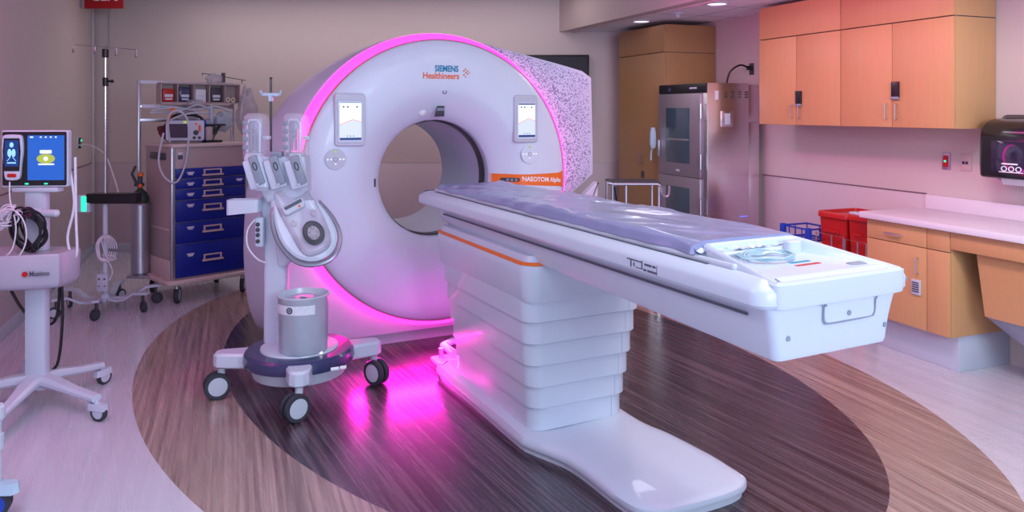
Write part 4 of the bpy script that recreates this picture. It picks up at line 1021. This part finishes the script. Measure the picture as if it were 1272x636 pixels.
for z0, z1, g0, g1 in ((1.005, 1.76, 1.12, 1.63), (.10, .995, .45, .90)):
    b = B(W); b.box(-.692, -.667, .0, .682, z0, z1, .006); dd = part('door', b, M['fdoor'], fr)
    b = B(W); b.prism(rrect(.155, .545, g0, g1, .02), .0, .002, 0, T(-.692, 0, 0) @ RY(-90) @ RZ(-90) @ Matrix.Scale(-1, 4, (1, 0, 0))) if False else b.box(-.694, -.690, .155, .545, g0, g1, .0015); part('window', b, M['glassd'], dd, 'dark glass pane')
    b = B(W); b.box(-.6955, -.694, .17, .53, (g0 + g1) / 2 - .045, (g0 + g1) / 2 - .03); part('shelf_edge', b, M['alu'], dd)
    b = B(W); hz = 1.245 if z0 > .9 else .80
    b.box(-.715, -.69, .635, .665, hz - .08, hz + .08, .006); part('door_handle', b, M['alu'], dd)
    b = B(W); b.box(-.6945, -.6915, .32, .38, g0 - .08, g0 - .06, .001); part('badge', b, M['lgrey'], dd)
    for hz in ((1.60, 1.15) if z0 > .9 else (.75, .25)):
        b = B(W); b.tube([(-.692, -.02, hz + .065), (-.708, -.035, hz + .065), (-.708, -.035, hz - .065), (-.692, -.02, hz - .065)], .009, 8); part('hinge', b, M['alu'], dd)
b = B(W)
for k in range(4):
    for q in range(3): b.box(-.49 + k * .075, -.455 + k * .075, -.0775, -.074, 1.765 - q * .022, 1.775 - q * .022)
part('vent_slots', b, M['dgrey'], fr)
b = B(W); b.box(-.585, -.55, -.0775, -.074, 1.70, 1.78); part('rating_label', b, M['label'], fr, 'small blue label')
b = B(W); b.box(-.52, -.40, -.085, -.074, 1.46, 1.60, .002); sb = part('plate_box', b, M['steel'], fr)
b = B(W); b.box(-.49, -.43, -.088, -.085, 1.48, 1.58, .001); part('plate_lid', b, M['lgrey'], sb)
b = B(W); b.box(-.65, -.25, -.05, .65, 0, .05); part('plinth', b, M['dgrey'], fr)
b = B(W); b.box(-.32, -.235, -.0775, -.0745, .652, .660); part('light_mark', b, M['bluelight'], fr)
# handset hanging at the fridge handle
b = B(W); b.stack(rrect(-.03, .03, -.02, .02, .012, 3), [(.012, 1.24), (0, 1.28), (.002, 1.38), (.012, 1.44)], m=T(-.735, .71, 0)); b.tube(catmull([(-.735, .71, 1.26), (-.735, .74, 1.2), (-.735, .745, 1.12)], 5, False), .008, 6)
solo('hanging_glove', b, M['gown'], 'pale blue white hand tool hanging from the upper fridge door handle', 'hanging tool', W, -.735, .71, 1.2)
# outlet above the fridge and its cord
b = B(W); b.box(-.008, 0, -.03 + .16, .03 + .16, 1.94, 2.05, .002); po = solo('power_outlet', b, M['dgrey'], 'dark power outlet on the wall above the fridge', 'outlet', W, 0, .16, 1.94)
b = B(W); b.box(-.05, -.008, .14, .18, 1.985, 2.025, .005); b.tube(catmull([(-.05, .16, 2.01), (-.12, .18, 2.03), (-.20, .22, 1.97), (-.22, .25, 1.86)], 6, False), .009, 8)
solo('fridge_cord', b, M['black'], 'black power cord curving from the outlet down behind the fridge', 'cord', W, -.1, .2, 1.86)
# chrome frame beside the cabinet
CF = frame(1.05, 6.45, 0)
cf = thing('chrome_stand', 'low chrome framed stand in front of the tall brown cabinet', 'stand', CF)
b = B(CF); b.tube([(-.24, 0, .995), (-.20, 0, .985), (.18, .0, .985), (.20, .0, .97)], .013, 10); part('top_bar', b, M['chrome'], cf)
b = B(CF); b.box(-.225, .205, .0, .34, .988, 1.0, .004); part('top_shelf', b, M['dgrey'], cf)
for x, y in ((-.20, .01), (.19, .01), (-.21, .33), (.19, .33)):
    b = B(CF); b.tube([(x, y, .985), (x, y, .05)], .011, 10); lg = part('leg', b, M['chrome'], cf)
    caster(lg, CF, x, y, .025, 30, M['rubber'], M['grey'], top=.06)
b = B(CF); b.tube([(-.04, .33, .985), (-.04, .33, .1)], .013, 10); b.tube([(-.2, .33, .12), (.19, .33, .12)], .011, 8); part('brace', b, M['chrome'], cf)
b = B(CF); b.tube([(-.185, 0, .96), (-.165, 0, .82)], .007, 8); b.ball(-.163, -.01, .80, .018); part('lock_lever', b, M['black'], cf)
b = B(CF); b.tube(catmull([(.20, .0, .96), (.215, -.01, .90), (.25, -.01, .88), (.27, -.01, .90), (.275, -.01, .97)], 5, False), .009, 8); part('side_hook', b, M['alu'], cf)

# ------------------------------------------------------------------ wall cupboards
def cupboard(y0, y1, ym, lab, zk, hd_):
    t = thing('wall_cupboard', lab, 'cupboard', W, -.19, (y0 + y1) / 2, 1.488, 'wall cupboards above the counter')
    b = B(W); b.box(-.356, -.004, y0, y1, 1.488, 2.47, .002); part('body', b, M['wood'], t)
    b = B(W); b.box(-.3575, -.356, y0 + .006, y1 - .006, 1.495, 2.46); b.box(-.356, -.006, y0 - .001, y0 + .001, 2.198, 2.204); part('reveal', b, M['jointd'], t)
    b = B(W); b.box(-.375, -.356, y0 + .002, y1 - .002, 2.205, 2.47, .002); part('top_panel', b, M['wood'], t)
    for a, c, s in ((y0 + .002, ym - .0025, 1), (ym + .0025, y1 - .002, -1)):
        b = B(W); b.box(-.375, -.356, a, c, 1.49, 2.198, .002); dd = part('door', b, M['wood'], t)
        yy = (c - .04) if s == 1 else (a + .04)
        b = B(W); b.tube([(-.375, yy, 1.65), (-.395, yy, 1.65), (-.395, yy, 1.545), (-.375, yy, 1.545)], .006, 6); part('door_handle', b, M['chrome'], dd)
        if s == 1:
            b = B(W); b.box(-.392, -.375, c - .062, c - .002, zk - .015, zk + .10, .004); kp = part('keypad_lock', b, M['black'], dd)
            b = B(W); b.box(-.40, -.375, c - .062, c - .002, zk - .02, zk - .002, .003); part('lock_latch', b, M['grey'], kp)
cupboard(-1.314, -.405, -.852, 'left pair of wooden wall cupboard doors, next to the fridge', 1.66, 0)
cupboard(-2.252, -1.318, -1.780, 'right pair of wooden wall cupboard doors, nearer the towel dispenser', 1.70, 0)

# ------------------------------------------------------------------ base cabinet, counter
bc = thing('base_cabinet', 'wooden base cabinet with drawer and door under the white counter', 'cabinet', W, -.27, -2.04, 0)
b = B(W); b.box(-.522, -.004, -2.357, -1.722, .22, .872, .002); part('body', b, M['wood'], bc)
b = B(W); b.box(-.5235, -.522, -2.35, -1.73, .228, .866); part('reveal', b, M['jointd'], bc)
b = B(W); b.box(-.54, -.522, -2.192, -1.724, .742, .870, .002); dw = part('drawer', b, M['wood'], bc)
b = B(W); b.tube([(-.54, -1.885, .795), (-.562, -1.89, .795), (-.562, -2.005, .795), (-.54, -2.01, .795)], .006, 6); part('drawer_handle', b, M['chrome'], dw)
b = B(W); b.box(-.54, -.522, -2.192, -1.724, .222, .737, .002); dd = part('door', b, M['wood'], bc)
b = B(W); b.tube([(-.54, -2.132, .67), (-.562, -2.132, .67), (-.562, -2.132, .57), (-.54, -2.132, .57)], .006, 6); part('door_handle', b, M['chrome'], dd)
b = B(W); b.box(-.552, -.54, -2.155, -2.088, .435, .53, .003); kp = part('keypad_lock', b, M['lgrey'], dd)
b = B(W)
for q in range(5): b.box(-.5535, -.552, -2.147, -2.096, .452 + q * .014, .460 + q * .014)
part('keys', b, M['dgrey'], kp)
b = B(W); b.box(-.54, -.522, -2.355, -2.197, .742, .870, .002); b.box(-.54, -.522, -2.355, -2.197, .222, .737, .002); part('filler_panel', b, M['wood'], bc)
b = B(W); b.box(-.45, -.004, -2.345, -1.73, 0, .22, .003); part('toe_kick', b, M['lgrey'], bc)
b = B(W); b.box(-.575, -.004, -3.6, -1.685, .872, .914, .006); ctp = solo('countertop', b, M['counter'], 'long white countertop above the wooden base cabinet', 'countertop', W, -.29, -2.6, .872)
b = B(W); b.box(-.022, -.004, -3.6, -1.74, .914, 1.012, .003); part('backsplash', b, M['counter'], ctp)
b = B(W); b.box(-.540, -.522, -3.6, -2.36, .762, .871, .002); part('apron', b, M['wood'], ctp, 'wooden apron strip')
b = B(W); b.box(-.575, -.52, -1.69, -1.60, .885, .9, .002); b.ball(-.576, -1.62, .893, .006); b.ball(-.576, -1.66, .893, .006); part('end_bracket', b, M['lgrey'], ctp)
b = B(W); b.lathe([(.20, .9145), (.21, .917), (.22, .9145)], 40, T(-.28, -2.98, 0), False, False); sk = part('sink', b, M['paper'], ctp)
b = B(W); b.lathe([(.20, .9145), (.17, .9148)], 40, T(-.28, -2.98, 0)); part('basin', b, M['white'], sk)
# knee panel and drain cover below the sink
b = B(W)
b.rings([[(x, y, z) for x, z in ((-.50, .76), (-.43, .38), (-.41, .385), (-.48, .76))] for y in (-3.6, -2.50)])
kn = solo('knee_panel', b, M['wood'], 'sloping wooden knee panel under the sink at the right edge', 'panel', W, -.46, -3.0, .38)
b = B(W)
sec = lambda y, k: [(x * 1.0, y, z) for x, z in ((-.43, .42), (-.425, .38), (-.36, .38 - .17 * k), (-.22, .38 - .24 * k), (-.02, .38 - .26 * k), (-.02, .42))]
b.rings([sec(-2.50, .1), sec(-2.62, .6), sec(-2.74, .92), sec(-2.9, 1.0), sec(-3.5, 1.0)])
b.box(-.40, -.02, -3.5, -2.55, .40, .74)
solo('drain_cover', b, M['grey'], 'grey curved drain cover under the wooden knee panel', 'drain cover', W, -.25, -3.0, .14)
# red bins
def redbin(y0, y1, lab, x0=-.52, lid=True, zt=.845):
    t = thing('waste_bin', lab, 'waste bin', W, x0 + .18, (y0 + y1) / 2, 0, 'red waste bins beside the base cabinet')
    b = B(W); P_ = rrect(x0, x0 + .38, y0, y1, .03, 4)
    b.stack(P_, [(.06, .05), (.05, .06), (.008, zt - .04), (.006, zt - .02)]); part('bin_body', b, M['red'], t)
    b = B(W); b.rings([[(x, y, z) for x, y in inset(P_, d)] for d, z in ((.0, zt - .045), (-.008, zt - .04), (-.008, zt - .012), (0, zt), (.012, zt), (.02, zt - .05))], False, False); part('bin_rim', b, M['red'], t)
    if lid:
        b = B(W); b.stack(inset(P_, .015), [(0, zt - .035), (0, zt - .030)]); part('bin_liner', b, M['bag'], t)
    b = B(W); b.box(x0 - .006, x0 + .003, y0 + .07, y1 - .07, zt - .15, zt - .135, .002); b.box(x0 + .06, x0 + .32, y0 - .0, y0 + .01, zt - .10, zt - .08, .002); part('grip', b, M['red'], t)
    b = B(W); b.tube([(x0 - .02, y0 + .01, 0.008), (x0 - .02, y0 + .01, .68), (x0 - .02, y1 - .01, .68), (x0 - .02, y1 - .01, 0.008)], .006, 6); b.tube([(x0 - .02, (y0 + y1) / 2 - .02, .68), (x0 - .02, (y0 + y1) / 2 - .02, .3)], .006, 6); b.tube([(x0 - .02, y0 + .01, .3), (x0 - .02, y1 - .01, .3)], .006, 6); b.tube([(x0 + .4, y0 + .01, 0.008), (x0 + .4, y0 + .01, .3), (x0 - .02, y0 + .01, .3)], .006, 6); b.tube([(x0 + .4, y1 - .01, 0.008), (x0 + .4, y1 - .01, .3), (x0 - .02, y1 - .01, .3)], .006, 6)
    part('wire_rack', b, M['alu'], t)
redbin(-1.41, -1.12, 'red open waste bin with a liner, the left one beside the counter', -.41)
redbin(-1.67, -1.455, 'narrower red waste bin tucked against the wooden base cabinet', -.46, False, .865)
# blue wire basket cart
BWF = W @ T(-.34, -.94, 0)
bw = thing('wire_basket_stand', 'blue wire basket stand by the wall left of the red bins', 'wire basket', BWF)
b = B(BWF)
for z in (.69, .60): b.tube([(-.12, -.14, z), (.12, -.14, z), (.12, .14, z), (-.12, .14, z)], .007, 6, True)
for x, y in ((-.12, -.14), (.12, -.14), (.12, .14), (-.12, .14), (-.12, 0), (.12, 0), (0, .14), (0, -.14), (-.12, -.07), (-.12, .07)): b.tube([(x, y, .69), (x, y, .60)], .005, 6)
for y in (-.1, -.05, 0, .05, .1): b.tube([(-.12, y, .60), (.12, y, .60)], .004, 6)
part('basket', b, M['bluew'], bw, 'blue wire basket')
for x, y in ((-.12, -.14), (-.12, .14)):
    b = B(BWF); b.box(x - .02, x + .02, y - .02, y + .02, .56, .705, .008); part('corner_clip', b, M['bluew'], bw)
for x, y in ((-.12, -.14), (.12, -.14), (.12, .14), (-.12, .14)):
    b = B(BWF); b.tube([(x, y, .60), (x, y, 0)], .010, 8); part('leg', b, M['alu'], bw)
# wall plates
b = B(W); b.box(-.008, 0, -1.925, -1.862, 1.198, 1.312, .002); o = solo('red_outlet', b, M['alu'], 'steel plated red outlet with green light on the right wall', 'outlet', W, 0, -1.894, 1.2)
b = B(W); b.box(-.014, -.008, -1.912, -1.875, 1.215, 1.295, .002); part('socket', b, M['red'], o, 'red socket')
b = B(W); b.ball(-.016, -1.893, 1.256, .007); part('indicator', b, M['green'], o, 'green light')
b = B(W); b.box(-.007, 0, -2.08, -2.0, 1.20, 1.31, .002); o = solo('data_plate', b, M['cartlip'], 'pale data plate with two blue ports beside the towel dispenser', 'wall plate', W, 0, -2.04, 1.2)
b = B(W); b.box(-.010, -.007, -2.036, -2.018, 1.243, 1.263, .001); b.box(-.010, -.007, -2.060, -2.042, 1.243, 1.263, .001); part('port', b, M['navy'], o)
# towel dispenser
DS = W @ T(0, .13, 0)
ds = thing('towel_dispenser', 'smoked black paper towel dispenser on the wall at the right edge', 'dispenser', DS, -.12, -2.64, 1.18)
P_ = [(p.x, p.y) for p in catmull([(-.005, 1.18, 0), (-.13, 1.182, 0), (-.225, 1.19, 0), (-.245, 1.22, 0), (-.245, 1.40, 0), (-.225, 1.50, 0), (-.16, 1.545, 0), (-.06, 1.555, 0), (-.005, 1.55, 0)], 4)]
b = B(DS); b.rings([[(x * k + c, y, 1.36 + (z - 1.36) * kz) for x, z in P_] for y, k, kz, c in ((-2.86, .90, .92, 0), (-2.85, 1, 1, 0), (-2.47, 1, 1, 0), (-2.45, .96, .97, 0), (-2.44, .90, .92, 0))]); part('cover', b, M['dispenser'], ds, ang=50)
b = B(DS); b.box(-.2475, -.2445, -2.80, -2.53, 1.23, 1.42, .002); wi = part('window', b, M['dispwin'], ds, 'glossy window')
b = B(DS)
for k in range(3): b.tube([Vector((-.2485, -2.615 - .045 * k + .016 * math.cos(a), 1.252 + .014 * math.sin(a))) for a in [i * 2 * pi / 14 for i in range(14)]], .003, 5, True)
b.tube([(-.2485, -2.585, 1.232), (-.2485, -2.735, 1.232)], .003, 5); b.box(-.249, -.248, -2.70, -2.60, 1.278, 1.286); part('instruction_mark', b, M['wprint'], wi)
b = B(DS); n_ = 24
b.rings([[(-.16 + .02 * t, -2.53 - .25 * i / n_, 1.185 - (.035 + (.008 if i % 2 else 0)) * t) for i in range(n_ + 1)] for t in (0, 1)], False, False, closed=False)
b.rings([[(-.162 + .02 * t, -2.53 - .25 * i / n_, 1.185 - (.035 + (.008 if i % 2 else 0)) * t) for i in range(n_ + 1)] for t in (0, 1)], False, False, closed=False)
solo('paper_towel', b, M['paper'], 'serrated white paper towel end hanging under the dispenser', 'paper towel', DS, -.15, -2.65, 1.15)

# ------------------------------------------------------------------ stand foot with a blue caster, bottom left corner
Q = frame(-2.02, 3.02, 0)
q_ = thing('device_stand', 'grey stand leg on a blue hubbed caster at the bottom left corner', 'stand', Q)
b = B(Q); b.cyl(-.02, 0, .10, .40, .022, 16, .004); b.cyl(-.02, 0, .26, .33, .030, 16, .006); b.cyl(-.02, 0, .38, .44, .035, 16, .008); part('pole', b, M['lgrey'], q_)
b = B(Q); b.box(-.60, .0, -.03, .03, .36, .42, .015); b.cyl(-.58, 0, .1, .42, .022, 16, .004); part('crossbar', b, M['lgrey'], q_)
b = B(Q); b.stack([(-.09, -.035), (.06, -.03), (.075, 0), (.06, .03), (-.09, .035)], [(0, .095), (.008, .135)]); part('caster_hood', b, M['gown'], q_)
caster(q_, Q, .0, 0, .055, 20, M['rubber'], M['bluew'], twin=.006, fork=M['gown'], top=.11)
caster(q_, Q, -.58, 0, .055, 20, M['rubber'], M['bluew'], twin=.006, fork=M['gown'], top=.11)
